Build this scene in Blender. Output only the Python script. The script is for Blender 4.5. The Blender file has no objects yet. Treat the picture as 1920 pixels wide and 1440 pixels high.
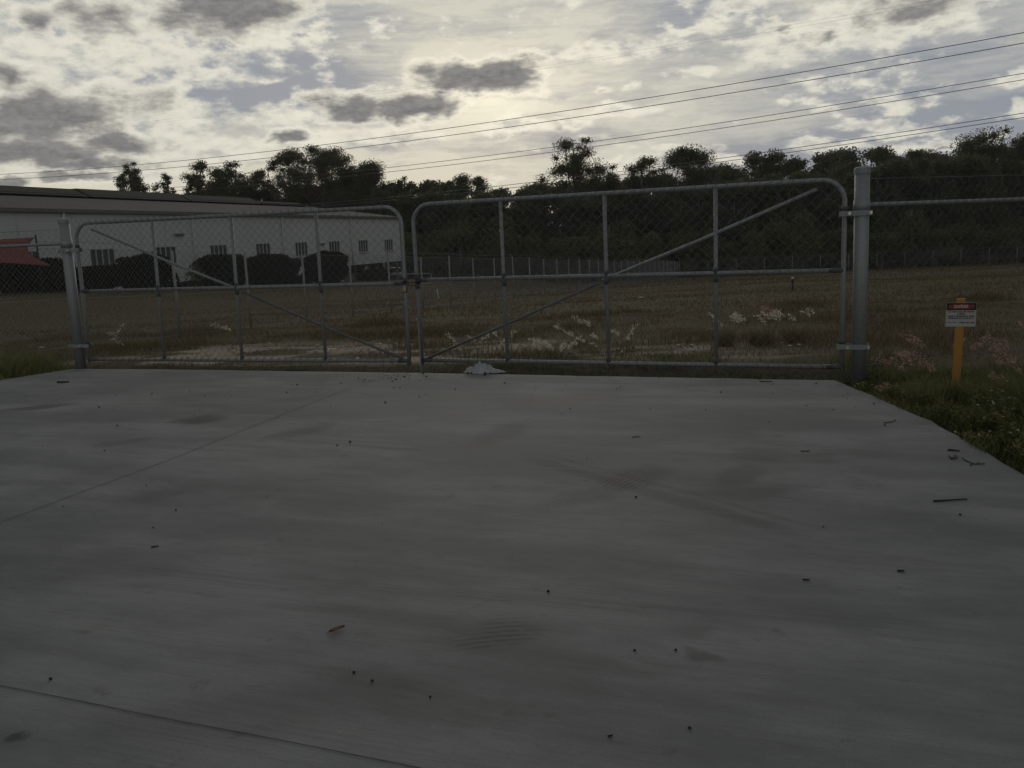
import bpy, bmesh, math, random
import numpy as np
from mathutils import Vector, Matrix, noise as mnoise

sc = bpy.context.scene
COL = sc.collection
R = math.radians
random.seed(11)
rng = np.random.default_rng(5)

# ------------------------------------------------------------------ camera
cam_d = bpy.data.cameras.new('camera')
cam = bpy.data.objects.new('camera', cam_d)
COL.objects.link(cam)
cam_d.sensor_fit = 'HORIZONTAL'
cam_d.sensor_width = 36.0
cam_d.lens = 1690.0 / 1920.0 * 36.0
cam_d.clip_start = 0.05
cam_d.clip_end = 3000.0
PITCH, ROLL = R(9.18), R(2.5)
rt0, up0 = Vector((1, 0, 0)), Vector((0, math.sin(PITCH), math.cos(PITCH)))
rt = rt0 * math.cos(ROLL) - up0 * math.sin(ROLL)
up = rt0 * math.sin(ROLL) + up0 * math.cos(ROLL)
bk = rt.cross(up)
cam.matrix_world = Matrix(((rt.x, up.x, bk.x, 0.0), (rt.y, up.y, bk.y, 0.0), (rt.z, up.z, bk.z, 1.6), (0, 0, 0, 1)))
sc.camera = cam

# ------------------------------------------------------------------ exposure
sc.view_settings.view_transform = 'Standard'
sc.view_settings.look = 'None'
sc.view_settings.exposure = 0.0
sc.view_settings.gamma = 1.0
sc.cycles.max_bounces = 6
sc.cycles.transparent_max_bounces = 8

# ------------------------------------------------------------------ sun (low, ahead, veiled by cloud)
SUN_AZ, SUN_EL = R(-0.5), R(9.5)
sun_dir = Vector((math.sin(SUN_AZ) * math.cos(SUN_EL), math.cos(SUN_AZ) * math.cos(SUN_EL), math.sin(SUN_EL)))
sd = bpy.data.lights.new('sun', 'SUN')
sd.energy = 0.5
sd.angle = R(24)
sd.color = (1.0, 0.9, 0.74)
so = bpy.data.objects.new('sun', sd)
COL.objects.link(so)
so.rotation_euler = (-sun_dir).to_track_quat('-Z', 'Y').to_euler()

# ------------------------------------------------------------------ node helper
class NT:
    def __init__(s, tree):
        s.t = tree; s.n = tree.nodes; s.l = tree.links
    def add(s, typ, **kw):
        n = s.n.new(typ)
        for k, v in kw.items(): setattr(n, k, v)
        return n
    def put(s, sock, v):
        if isinstance(v, bpy.types.NodeSocket): s.l.new(v, sock)
        elif isinstance(v, (tuple, list)):
            v = tuple(v)
            if sock.type == 'RGBA' and len(v) == 3: v = v + (1.0,)
            sock.default_value = v
        else: sock.default_value = v
    def m(s, op, a, b=0.0, c=0.0, clamp=False):
        n = s.add('ShaderNodeMath', operation=op, use_clamp=clamp)
        s.put(n.inputs[0], a); s.put(n.inputs[1], b); s.put(n.inputs[2], c)
        return n.outputs[0]
    def v(s, op, a, b=(0, 0, 0)):
        n = s.add('ShaderNodeVectorMath', operation=op)
        s.put(n.inputs[0], a)
        if op == 'SCALE': s.put(n.inputs['Scale'], b)
        else: s.put(n.inputs[1], b)
        return n.outputs['Value'] if op in ('LENGTH', 'DOT_PRODUCT') else n.outputs['Vector']
    def comb(s, x, y, z=0.0):
        n = s.add('ShaderNodeCombineXYZ')
        for i, q in enumerate((x, y, z)): s.put(n.inputs[i], q)
        return n.outputs[0]
    def sep(s, v):
        n = s.add('ShaderNodeSeparateXYZ'); s.put(n.inputs[0], v); return n.outputs
    def noise(s, vec, scale=1.0, detail=4.0, rough=0.55, dist=0.0):
        n = s.add('ShaderNodeTexNoise')
        s.put(n.inputs['Vector'], vec); n.inputs['Scale'].default_value = scale
        n.inputs['Detail'].default_value = detail; n.inputs['Roughness'].default_value = rough
        n.inputs['Distortion'].default_value = dist
        return n.outputs
    def sstep(s, x, a, b):
        n = s.add('ShaderNodeMapRange', interpolation_type='SMOOTHSTEP')
        s.put(n.inputs['Value'], x); n.inputs['From Min'].default_value = a; n.inputs['From Max'].default_value = b
        n.inputs['To Min'].default_value = 0.0; n.inputs['To Max'].default_value = 1.0
        return n.outputs['Result']
    def mix(s, f, a, b, mode='MIX'):
        n = s.add('ShaderNodeMix', data_type='RGBA', blend_type=mode)
        s.put(n.inputs['Factor'], f); s.put(n.inputs['A'], a) if False else None
        s.put(n.inputs[6], a); s.put(n.inputs[7], b)
        return n.outputs[2]

# ------------------------------------------------------------------ sky
world = bpy.data.worlds.new('World')
sc.world = world
world.use_nodes = True
world.node_tree.nodes.clear()
W = NT(world.node_tree)
dirv = W.add('ShaderNodeTexCoord').outputs['Generated']
dx, dy, dz = W.sep(dirv)
az = W.m('MULTIPLY', W.m('ARCTAN2', dx, dy), 180 / math.pi)
el = W.m('MULTIPLY', W.m('ARCSINE', dz), 180 / math.pi)
P = W.comb(az, el)
PS = W.comb(W.m('MULTIPLY', az, 0.30), W.m('MULTIPLY', el, 0.62))      # clouds are wider than tall
warp = W.noise(PS, 0.9, 5.0, 0.6)[1]
wv = W.v('MULTIPLY', W.v('SUBTRACT', warp, (0.5, 0.5, 0.5)), (4.6, 2.2, 0.0))
Pw = W.v('ADD', P, wv)
N1 = W.noise(PS, 1.7, 8.0, 0.57)[0]
DARKB = [(-0.97, 9.76, 4.00, 1.02, 1.15), (-5.76, 8.26, 3.22, 0.88, 1.1), (-8.99, 8.09, 2.54, 0.81, 1.0), (-26.04, 7.68, 3.90, 1.56, 1.1), (-26.52, 5.79, 4.58, 0.81, 1.05), (-22.54, 6.29, 2.71, 0.68, 0.95), (-24.46, 5.13, 4.07, 0.47, 0.9), (-15.60, 13.80, 4.24, 1.76, 1.0), (-18.61, 12.83, 2.37, 1.02, 0.5), (-22.52, 12.82, 2.03, 1.36, 0.62), (-25.36, 12.41, 1.36, 0.95, 0.5), (-24.81, 4.44, 2.54, 0.34, 0.85), (-28.12, 4.24, 1.36, 0.47, 0.9), (-12.73, 6.59, 1.53, 0.41, 0.7), (23.99, 11.46, 3.73, 0.88, 0.75), (19.55, 10.55, 1.15, 0.41, 0.6), (16.32, 11.05, 0.88, 0.31, 0.5), (-27.63, 9.50, 1.36, 1.22, 0.55), (-20.77, 8.41, 2.03, 1.15, 0.42), (25.82, 3.98, 1.15, 0.17, 0.6)]
BRIGHTB = [(-12.27, 6.49, 3.05, 0.88, 0.7), (-16.63, 5.89, 3.39, 1.02, 0.7), (-19.82, 6.52, 3.05, 1.08, 0.6), (6.05, 10.83, 2.44, 0.68, 0.8), (9.40, 11.05, 2.03, 0.54, 0.7), (11.44, 11.42, 1.53, 0.34, 0.55), (17.22, 10.25, 2.71, 1.22, 0.75), (20.40, 10.91, 4.07, 1.29, 0.75), (24.00, 11.16, 4.07, 1.22, 0.7), (1.34, 6.63, 1.86, 0.51, 0.85), (3.98, 6.88, 1.70, 0.41, 0.75), (7.24, 7.48, 2.37, 0.41, 0.7), (21.35, 5.48, 2.10, 0.34, 0.8), (19.63, 4.54, 2.37, 0.34, 0.8), (23.33, 5.02, 2.71, 0.37, 0.8), (25.27, 4.17, 2.44, 0.41, 0.85), (8.47, 4.32, 2.71, 0.47, 0.75), (11.04, 4.68, 1.86, 0.47, 0.75), (14.19, 3.99, 2.20, 0.31, 0.7), (14.52, 12.59, 2.10, 0.61, 0.75), (29.10, 7.42, 1.08, 0.61, 0.8), (29.22, 5.72, 0.88, 0.47, 0.8), (6.11, 8.62, 0.68, 0.37, 0.6), (8.24, 8.80, 0.54, 0.31, 0.5), (11.73, 9.25, 1.36, 0.27, 0.45), (-17.55, 10.32, 1.86, 0.47, 0.75), (-18.66, 9.45, 1.36, 0.68, 0.6), (-3.78, 3.11, 2.37, 0.27, 0.7), (-0.44, 3.62, 0.47, 0.20, 0.8), (-19.09, 7.99, 2.37, 0.88, 0.55), (-13.63, 12.37, 2.03, 1.70, 0.75), (-21.04, 11.24, 6.78, 2.03, 0.55), (-26.22, 10.63, 3.73, 2.37, 0.5), (-24.06, 8.78, 5.42, 1.02, 0.6), (-25.08, 6.79, 5.76, 0.88, 0.65), (-22.03, 4.46, 4.07, 0.61, 0.6), (2.45, 9.67, 1.15, 0.81, 0.9), (-3.47, 8.68, 3.73, 0.68, 0.55), (-13.41, 7.82, 3.05, 0.47, 0.5), (-13.86, 9.76, 1.36, 0.20, 0.4), (-7.81, 6.64, 4.75, 0.47, 0.45), (-16.79, 4.06, 2.03, 0.31, 0.4), (29.77, 2.11, 2.03, 0.27, 0.4), (16.94, 7.06, 0.61, 0.20, 0.5), (18.87, 6.36, 0.47, 0.27, 0.5)]
def field(blobs, off):
    T = -0.8
    for (a, e, ra, re, w) in blobs:
        q = W.v('MULTIPLY', W.v('SUBTRACT', Pw, (a, e, 0)), (1 / ra, 1 / re, 0))
        T = W.m('MAXIMUM', T, W.m('MULTIPLY', W.m('SUBTRACT', off, W.v('LENGTH', q)), w))
    return T
nz1 = W.m('SUBTRACT', N1, 0.5)
N2 = W.noise(PS, 5.2, 8.0, 0.62)[0]
nz2 = W.m('SUBTRACT', N2, 0.5)
# the same field sampled a little higher and towards the sun gives the clouds their lit upper edges
N1u = W.noise(W.v('ADD', PS, (0.03, 0.22, 0.0)), 1.7, 8.0, 0.57)[0]
lit = W.m('SUBTRACT', N1, N1u)
# loose cumulus over the rest of the sky
gen = W.m('SUBTRACT', W.m('MULTIPLY', W.noise(PS, 0.33, 3.0, 0.5)[0], 1.9), 1.16)
tbr = W.m('ADD', W.m('MAXIMUM', field(BRIGHTB, 1.12), gen), W.m('ADD', W.m('MULTIPLY', nz1, 1.9), W.m('MULTIPLY', nz2, 0.22)))
tdk = W.m('ADD', W.m('MAXIMUM', field(DARKB, 1.26), W.m('SUBTRACT', gen, 0.18)), W.m('ADD', W.m('MULTIPLY', nz1, 2.0), W.m('MULTIPLY', nz2, 0.35)))
sdist = W.v('LENGTH', W.v('MULTIPLY', W.v('SUBTRACT', P, (math.degrees(SUN_AZ), 8.3, 0)), (1.0, 1.9, 0)))
glow = W.m('POWER', 2.718, W.m('MULTIPLY', sdist, -1 / 8.0))
# thin high cloud behind, streaked along the horizon
PH = W.comb(W.m('MULTIPLY', az, 0.10), W.m('MULTIPLY', el, 0.42))
hi = W.noise(W.v('ADD', PH, W.v('SCALE', warp, 0.55)), 1.0, 6.0, 0.58)[0]
hm = W.m('ADD', W.m('MULTIPLY', W.m('SUBTRACT', hi, 0.42), 3.4), W.m('MULTIPLY', W.m('SUBTRACT', W.noise(W.v('ADD', W.v('MULTIPLY', PH, (2.2, 5.5, 1.0)), W.v('SCALE', warp, 1.2)), 1.0, 6.0, 0.65)[0], 0.5), 1.3))
hm = W.m('ADD', hm, W.m('ADD', 0.13, W.m('MULTIPLY', glow, 0.85)))
BLUE = [(-14.72, 10.35, 5.76, 2.03, 0.8), (-11.76, 9.01, 4.41, 1.86, 0.7), (-16.98, 8.58, 2.03, 1.36, 0.7), (1.96, 5.72, 6.10, 0.81, 0.75), (19.34, 3.72, 10.85, 1.53, 0.6), (25.79, 4.70, 8.81, 2.37, 0.85), (-7.83, 6.27, 4.07, 0.47, 0.6), (-14.86, 5.25, 4.07, 0.41, 0.5), (11.15, 12.66, 7.46, 1.70, 0.2), (14.81, 7.37, 8.81, 1.19, 0.15), (-7.35, 13.23, 6.78, 1.70, 0.2), (-6.88, 10.89, 2.03, 1.02, 0.3), (-21.83, 9.11, 2.03, 1.02, 0.45)]
for (a, e, ra, re, w) in BLUE:
    q = W.v('MULTIPLY', W.v('SUBTRACT', Pw, (a, e, 0)), (1 / ra, 1 / re, 0))
    hm = W.m('SUBTRACT', hm, W.m('MULTIPLY', W.sstep(W.v('LENGTH', q), 1.35, 0.1), w))
low = W.sstep(el, 7.6, 2.4)
west = W.sstep(az, 14.0, -6.0)
hm = W.m('ADD', hm, W.m('MULTIPLY', W.m('MULTIPLY', low, west), 0.85))
hm = W.m('ADD', W.m('MULTIPLY', hm, 1.0), 0.0, clamp=True)
sky = W.add('ShaderNodeTexSky', sky_type='NISHITA')
sky.sun_disc = False
sky.sun_elevation = SUN_EL
sky.sun_rotation = SUN_AZ
sky.air_density = 1.2; sky.dust_density = 2.0
nish = W.v('SCALE', sky.outputs[0], 0.05)
blue = W.mix(0.04, (0.275, 0.305, 0.355), nish)
cream = W.mix(glow, (0.53, 0.52, 0.465), (1.0, 0.93, 0.72))
cream = W.mix(W.m('MULTIPLY', W.m('MULTIPLY', low, west), 0.75), cream, (0.80, 0.73, 0.56))
back = W.mix(hm, blue, cream)
rim = W.mix(glow, (0.76, 0.735, 0.63), (1.08, 1.0, 0.80))
grey = W.mix(N2, (0.28, 0.275, 0.27), (0.52, 0.51, 0.475))
sh = W.m('SUBTRACT', W.m('ADD', W.m('MULTIPLY', tbr, 0.55), W.m('MULTIPLY', nz2, 0.9)), W.m('MULTIPLY', lit, 1.6))
puff = W.mix(W.m('MULTIPLY', W.sstep(sh, 0.12, 0.80), 0.8), rim, grey)
dark = W.mix(W.sstep(W.m('ADD', nz2, W.m('MULTIPLY', lit, 0.8)), -0.35, 0.4), (0.15, 0.148, 0.148), (0.28, 0.272, 0.265))
dcl = W.mix(W.sstep(W.m('SUBTRACT', tdk, W.m('MULTIPLY', lit, 1.0)), 0.0, 0.75), rim, dark)
skyc = W.mix(W.m('MULTIPLY', W.sstep(tbr, -0.16, 0.50), 0.90), back, puff)
skyc = W.mix(W.m('MULTIPLY', W.sstep(tdk, -0.24, 0.30), 0.96), skyc, dcl)
# away from the sun the overcast is several times dimmer
toward = W.v('DOT_PRODUCT', dirv, (math.sin(SUN_AZ), math.cos(SUN_AZ), 0.12))
up_ = W.m('MULTIPLY', W.sstep(toward, 0.2, 0.9), 0.82)
rear = W.m('MULTIPLY', W.sstep(toward, -0.05, -0.75), 0.56)
skyc = W.v('SCALE', skyc, W.m('ADD', 0.195, W.m('ADD', up_, rear)))
bg = W.add('ShaderNodeBackground')
W.put(bg.inputs['Color'], skyc)
bg.inputs['Strength'].default_value = 1.0
wo = W.add('ShaderNodeOutputWorld')
W.l.new(bg.outputs[0], wo.inputs['Surface'])

# ------------------------------------------------------------------ object helpers
def tag(o, label=None, cat=None, group=None, kind=None):
    if label: o['label'] = label
    if cat: o['category'] = cat
    if group: o['group'] = group
    if kind: o['kind'] = kind
    return o
def empty(name, loc=(0, 0, 0), rz=0.0):
    o = bpy.data.objects.new(name, None)
    o.location = loc; o.rotation_euler = (0, 0, rz); o.empty_display_size = 0.2
    COL.objects.link(o); return o
def link_copy(o, parent=None):
    c = o.copy(); COL.objects.link(c); c.parent = parent
    for ch in o.children: link_copy(ch, c)
    return c

class MB:
    """collects vertices and faces, then links them as one mesh object"""
    def __init__(s): s.V = []; s.F = []; s.M = []; s.mi = 0
    def add(s, vs, fs):
        b = len(s.V); s.V.extend([tuple(v) for v in vs])
        for f in fs: s.F.append(tuple(i + b for i in f)); s.M.append(s.mi)
    def box(s, c, sz, rz=0.0):
        hx, hy, hz = sz[0] / 2, sz[1] / 2, sz[2] / 2
        co, si = math.cos(rz), math.sin(rz); vs = []
        for z in (-hz, hz):
            for x, y in ((-hx, -hy), (hx, -hy), (hx, hy), (-hx, hy)):
                vs.append((c[0] + x * co - y * si, c[1] + x * si + y * co, c[2] + z))
        s.add(vs, [(3, 2, 1, 0), (4, 5, 6, 7), (0, 1, 5, 4), (1, 2, 6, 5), (2, 3, 7, 6), (3, 0, 4, 7)])
    def hexa(s, b, t):
        s.add(list(b) + list(t), [(3, 2, 1, 0), (4, 5, 6, 7), (0, 1, 5, 4), (1, 2, 6, 5), (2, 3, 7, 6), (3, 0, 4, 7)])
    def tube(s, pts, r, n=8, cap=True, close=False):
        pts = [Vector(p) for p in pts]; k = len(pts)
        rs = r if isinstance(r, (list, tuple)) else [r] * k
        prev = None; vs = []
        for i, p in enumerate(pts):
            if close: d = pts[(i + 1) % k] - pts[i - 1]
            else: d = pts[min(i + 1, k - 1)] - pts[max(i - 1, 0)]
            d.normalize()
            if prev is None:
                a = Vector((0, 0, 1)) if abs(d.z) < 0.9 else Vector((1, 0, 0))
                x = d.cross(a).normalized()
            else:
                x = (prev - d * prev.dot(d)); x = x.normalized() if x.length > 1e-6 else d.orthogonal().normalized()
            prev = x; y = d.cross(x)
            for j in range(n):
                an = 2 * math.pi * (j + 0.5) / n
                vs.append(p + (x * math.cos(an) + y * math.sin(an)) * rs[i])
        fs = []
        for i in range(k if close else k - 1):
            i2 = (i + 1) % k
            for j in range(n):
                j2 = (j + 1) % n
                fs.append((i * n + j, i * n + j2, i2 * n + j2, i2 * n + j))
        if cap and not close:
            fs.append(tuple(range(n - 1, -1, -1))); fs.append(tuple(range((k - 1) * n, k * n)))
        s.add(vs, fs)
    def lathe(s, prof, c=(0, 0, 0), n=20):
        vs = []; fs = []
        for (r, z) in prof:
            for j in range(n):
                a = 2 * math.pi * j / n
                vs.append((c[0] + r * math.cos(a), c[1] + r * math.sin(a), c[2] + z))
        for i in range(len(prof) - 1):
            for j in range(n):
                j2 = (j + 1) % n
                fs.append((i * n + j, i * n + j2, (i + 1) * n + j2, (i + 1) * n + j))
        fs.append(tuple(range(n - 1, -1, -1))); fs.append(tuple(range((len(prof) - 1) * n, len(prof) * n)))
        s.add(vs, fs)
    def build(s, name, mats, parent=None, smooth=False, loc=None):
        me = bpy.data.meshes.new(name)
        me.from_pydata(s.V, [], s.F)
        mats = mats if isinstance(mats, (list, tuple)) else [mats]
        for q in mats: me.materials.append(q)
        if len(mats) > 1: me.polygons.foreach_set('material_index', s.M)
        if smooth: me.polygons.foreach_set('use_smooth', [True] * len(me.polygons))
        me.update()
        o = bpy.data.objects.new(name, me); COL.objects.link(o)
        if parent is not None: o.parent = parent
        if loc is not None: o.location = loc
        return o

def np_mesh(name, V, F, mats, parent=None, attrs=None, loc=None):
    """V (n,3) array, F (m,k) array of equal sized faces"""
    me = bpy.data.meshes.new(name)
    m, k = F.shape
    me.vertices.add(len(V)); me.vertices.foreach_set('co', np.ascontiguousarray(V, dtype=np.float32).ravel())
    me.loops.add(m * k); me.loops.foreach_set('vertex_index', np.ascontiguousarray(F, dtype=np.int32).ravel())
    me.polygons.add(m)
    me.polygons.foreach_set('loop_start', np.arange(0, m * k, k, dtype=np.int32))
    me.update(calc_edges=True)
    me.materials.append(mats)
    for an, av in (attrs or {}).items():
        at = me.attributes.new(an, 'FLOAT', 'POINT'); at.data.foreach_set('value', np.ascontiguousarray(av, dtype=np.float32))
    o = bpy.data.objects.new(name, me); COL.objects.link(o)
    if parent is not None: o.parent = parent
    if loc is not None: o.location = loc
    return o

# value noise for placing plants
_G = np.random.default_rng(77).random((256, 256))
def vnoise(x, y):
    xi = np.floor(x).astype(int); yi = np.floor(y).astype(int)
    fx = x - xi; fy = y - yi; fx = fx * fx * (3 - 2 * fx); fy = fy * fy * (3 - 2 * fy)
    g = lambda a, b: _G[a & 255, b & 255]
    return (g(xi, yi) * (1 - fx) + g(xi + 1, yi) * fx) * (1 - fy) + (g(xi, yi + 1) * (1 - fx) + g(xi + 1, yi + 1) * fx) * fy
def fbm(x, y, o=4):
    s = 0; a = 0.5; tt = 0
    for i in range(o):
        s = s + a * vnoise(x + 17.3 * i, y + 9.1 * i); tt += a; a *= 0.5; x = x * 2.03; y = y * 2.03
    return s / tt
def sst(a, b, x):
    t_ = np.clip((x - a) / (b - a), 0, 1); return t_ * t_ * (3 - 2 * t_)
def qdist(x, y): return (x + 9.0) * -0.953 + (y - 19.2) * 0.305        # metres left of the boundary fence
def terr(x, y):
    x = np.asarray(x, float); y = np.asarray(y, float)
    z = -0.0415 * (np.clip(y, 11.2, 121.0) - 11.2) + 0.012 * np.maximum(0, y - 121.0) + 1.35 * sst(12, 24, qdist(x, y))
    rough = (fbm(x * 0.9, y * 0.9) - 0.5) * 0.10 + (fbm(x * 0.12, y * 0.12, 3) - 0.5) * 0.30 * sst(20, 45, y)
    return z + rough * sst(11.0, 13.0, y)
def tz(x, y): return float(terr(x, y))

# gate line
PL, PR = Vector((-6.28, 13.09, 0)), Vector((3.64, 9.33, 0))
GU = (PR - PL).normalized(); GN = Vector((-GU.y, GU.x, 0))        # GN points into the field
def gate_side(x, y): return (x - PL.x) * GN.x + (y - PL.y) * GN.y
def sandy(x, y):
    """bare sandy ground just inside the gate, 0..1"""
    g = gate_side(x, y)
    m = sst(0.6, 1.5, g) * sst(6.5, 3.0, g) * sst(-8.2, -6.2, x) * sst(4.6, 2.4, x)
    n = fbm(x * 0.75 + 3, y * 1.5 + 40, 4)
    return m * sst(0.45, 0.56, n) * (1 - 0.62 * sst(-1.0, 0.3, x) * sst(0.62, 0.45, fbm(x * 1.1 + 60, y * 2.2, 3)))

# ------------------------------------------------------------------ materials
def mat(name):
    m_ = bpy.data.materials.new(name); m_.use_nodes = True; m_.node_tree.nodes.clear()
    return m_, NT(m_.node_tree)
def finish(n, shader):
    o = n.add('ShaderNodeOutputMaterial'); n.l.new(shader, o.inputs['Surface'])
def pbsdf(n, col, rough=0.6, metal=0.0, spec=0.5, bump=None, bstr=0.3, bdist=0.01):
    b = n.add('ShaderNodeBsdfPrincipled')
    n.put(b.inputs['Base Color'], col); n.put(b.inputs['Roughness'], rough); n.put(b.inputs['Metallic'], metal)
    b.inputs['Specular IOR Level'].default_value = spec
    if bump is not None:
        bb = n.add('ShaderNodeBump'); bb.inputs['Strength'].default_value = bstr; bb.inputs['Distance'].default_value = bdist
        n.put(bb.inputs['Height'], bump); n.l.new(bb.outputs[0], b.inputs['Normal'])
    return b.outputs[0]
def simple(name, col, rough=0.6, metal=0.0, spec=0.5, var=0.25, scale=6.0, bump=0.0):
    m_, n = mat(name)
    ob = n.add('ShaderNodeTexCoord').outputs['Object']
    nz = n.noise(ob, scale, 5.0, 0.6)[0]
    c = n.mix(nz, tuple(x * (1 - var) for x in col), tuple(min(1, x * (1 + var)) for x in col))
    finish(n, pbsdf(n, c, n.m('ADD', rough - 0.08, n.m('MULTIPLY', nz, 0.16)), metal, spec, nz if bump else None, bump))
    return m_
def leafmat(name, ca, cb, trans=0.35, attr=None, rough=0.6, spec=0.25):
    m_, n = mat(name)
    if attr: f = n.add('ShaderNodeAttribute', attribute_name=attr).outputs['Fac']
    else: f = n.noise(n.add('ShaderNodeNewGeometry').outputs['Position'], 0.5, 3.0)[0]
    c = n.mix(f, ca, cb)
    a = pbsdf(n, c, rough, 0.0, spec)
    tl = n.add('ShaderNodeBsdfTranslucent'); n.put(tl.inputs['Color'], c)
    mx = n.add('ShaderNodeMixShader'); mx.inputs[0].default_value = trans
    n.l.new(a, mx.inputs[1]); n.l.new(tl.outputs[0], mx.inputs[2])
    finish(n, mx.outputs[0])
    return m_

M = {}
# galvanised steel: dull spangled zinc, stained
m_, n = mat('galvanised'); ob = n.add('ShaderNodeTexCoord').outputs['Object']
sp = n.noise(ob, 26.0, 3.0)[0]; st = n.noise(n.v('MULTIPLY', ob, (9, 9, 1.2)), 1.0, 5.0, 0.65)[0]
c = n.mix(sp, (0.225, 0.24, 0.255), (0.335, 0.352, 0.368))
c = n.mix(n.sstep(st, 0.55, 0.8), c, (0.22, 0.225, 0.23))
finish(n, pbsdf(n, c, n.m('ADD', 0.44, n.m('MULTIPLY', st, 0.3)), 0.3, 0.5, sp, 0.08, 0.003)); M['galv'] = m_
m_, n = mat('wire'); ob = n.add('ShaderNodeTexCoord').outputs['Object']
finish(n, pbsdf(n, n.mix(n.noise(ob, 3.0)[0], (0.11, 0.115, 0.118), (0.20, 0.205, 0.21)), 0.5, 0.3)); M['wire'] = m_
M['weld'] = simple('weld_paint', (0.085, 0.09, 0.098), 0.6, 0.1)
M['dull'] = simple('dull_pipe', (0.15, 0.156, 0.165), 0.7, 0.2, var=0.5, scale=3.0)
M['black'] = simple('dark_steel', (0.03, 0.03, 0.033), 0.5, 0.3)
M['bolt'] = simple('zinc_bolt', (0.62, 0.62, 0.6), 0.3, 0.8)
M['brass'] = simple('brass', (0.45, 0.34, 0.14), 0.35, 0.8)
M['bark'] = simple('gum_bark', (0.16, 0.14, 0.12), 0.85, var=0.45, scale=2.0)
M['stem'] = simple('stem', (0.13, 0.12, 0.05), 0.7)

# concrete driveway
m_, n = mat('broomed_concrete'); ob = n.add('ShaderNodeTexCoord').outputs['Object']
gu = n.v('DOT_PRODUCT', ob, tuple(GU)); gn = n.v('DOT_PRODUCT', ob, tuple(GN))
uv = n.comb(gu, gn)
broom = n.noise(n.comb(n.m('MULTIPLY', gu, 0.8), n.m('MULTIPLY', gn, 55.0)), 1.0, 4.0, 0.6)[0]
broom2 = n.noise(n.v('ADD', n.comb(n.m('MULTIPLY', gu, 0.6), n.m('MULTIPLY', gn, 3.6)), n.v('SCALE', n.noise(ob, 0.7, 3.0)[1], 1.1)), 1.0, 7.0, 0.66)[0]
blot = n.noise(n.comb(n.m('MULTIPLY', gu, 0.55), n.m('MULTIPLY', gn, 1.1)), 1.0, 6.0, 0.62)[0]
fine = n.noise(ob, 90.0, 3.0, 0.6)[0]
c = n.mix(n.sstep(blot, 0.36, 0.64), (0.146, 0.156, 0.162), (0.262, 0.270, 0.276))
c = n.mix(n.m('MULTIPLY', n.sstep(broom2, 0.48, 0.74), 0.62), c, (0.112, 0.115, 0.115))
c = n.mix(n.m('MULTIPLY', n.sstep(broom2, 0.48, 0.25), 0.40), c, (0.30, 0.297, 0.287))
c = n.mix(n.m('MULTIPLY', n.sstep(broom, 0.45, 0.75), 0.35), c, (0.13, 0.13, 0.129))
grit = n.noise(ob, 230.0, 4.0, 0.7)[0]; grit2 = n.noise(n.comb(n.m('MULTIPLY', gu, 9.0), n.m('MULTIPLY', gn, 42.0)), 1.0, 5.0, 0.7)[0]
c = n.mix(n.m('MULTIPLY', n.sstep(fine, 0.52, 0.75), 0.38), c, (0.095, 0.097, 0.097))
c = n.mix(n.m('MULTIPLY', n.sstep(grit, 0.50, 0.72), 0.42), c, (0.085, 0.087, 0.087))
c = n.mix(n.m('MULTIPLY', n.sstep(grit, 0.48, 0.30), 0.35), c, (0.36, 0.36, 0.35))
c = n.mix(n.m('MULTIPLY', n.sstep(grit2, 0.55, 0.75), 0.40), c, (0.30, 0.30, 0.293))
c = n.mix(n.m('MULTIPLY', n.sstep(grit2, 0.45, 0.25), 0.38), c, (0.10, 0.102, 0.102))
wash = n.noise(n.v('ADD', n.comb(n.m('MULTIPLY', gu, 0.28), n.m('MULTIPLY', gn, 0.75)), n.v('SCALE', n.noise(ob, 0.5, 3.0)[1], 0.8)), 1.0, 6.0, 0.65)[0]
c = n.mix(n.m('MULTIPLY', n.sstep(wash, 0.44, 0.62), 0.38), c, (0.095, 0.103, 0.105))
spot = n.noise(ob, 5.5, 5.0, 0.6)[0]
c = n.mix(n.m('MULTIPLY', n.sstep(spot, 0.62, 0.72), 0.42), c, (0.085, 0.085, 0.084))
c = n.mix(n.m('MULTIPLY', n.sstep(n.noise(ob, 2.3, 4.0)[0], 0.66, 0.74), 0.22), c, (0.19, 0.165, 0.13))
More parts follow.
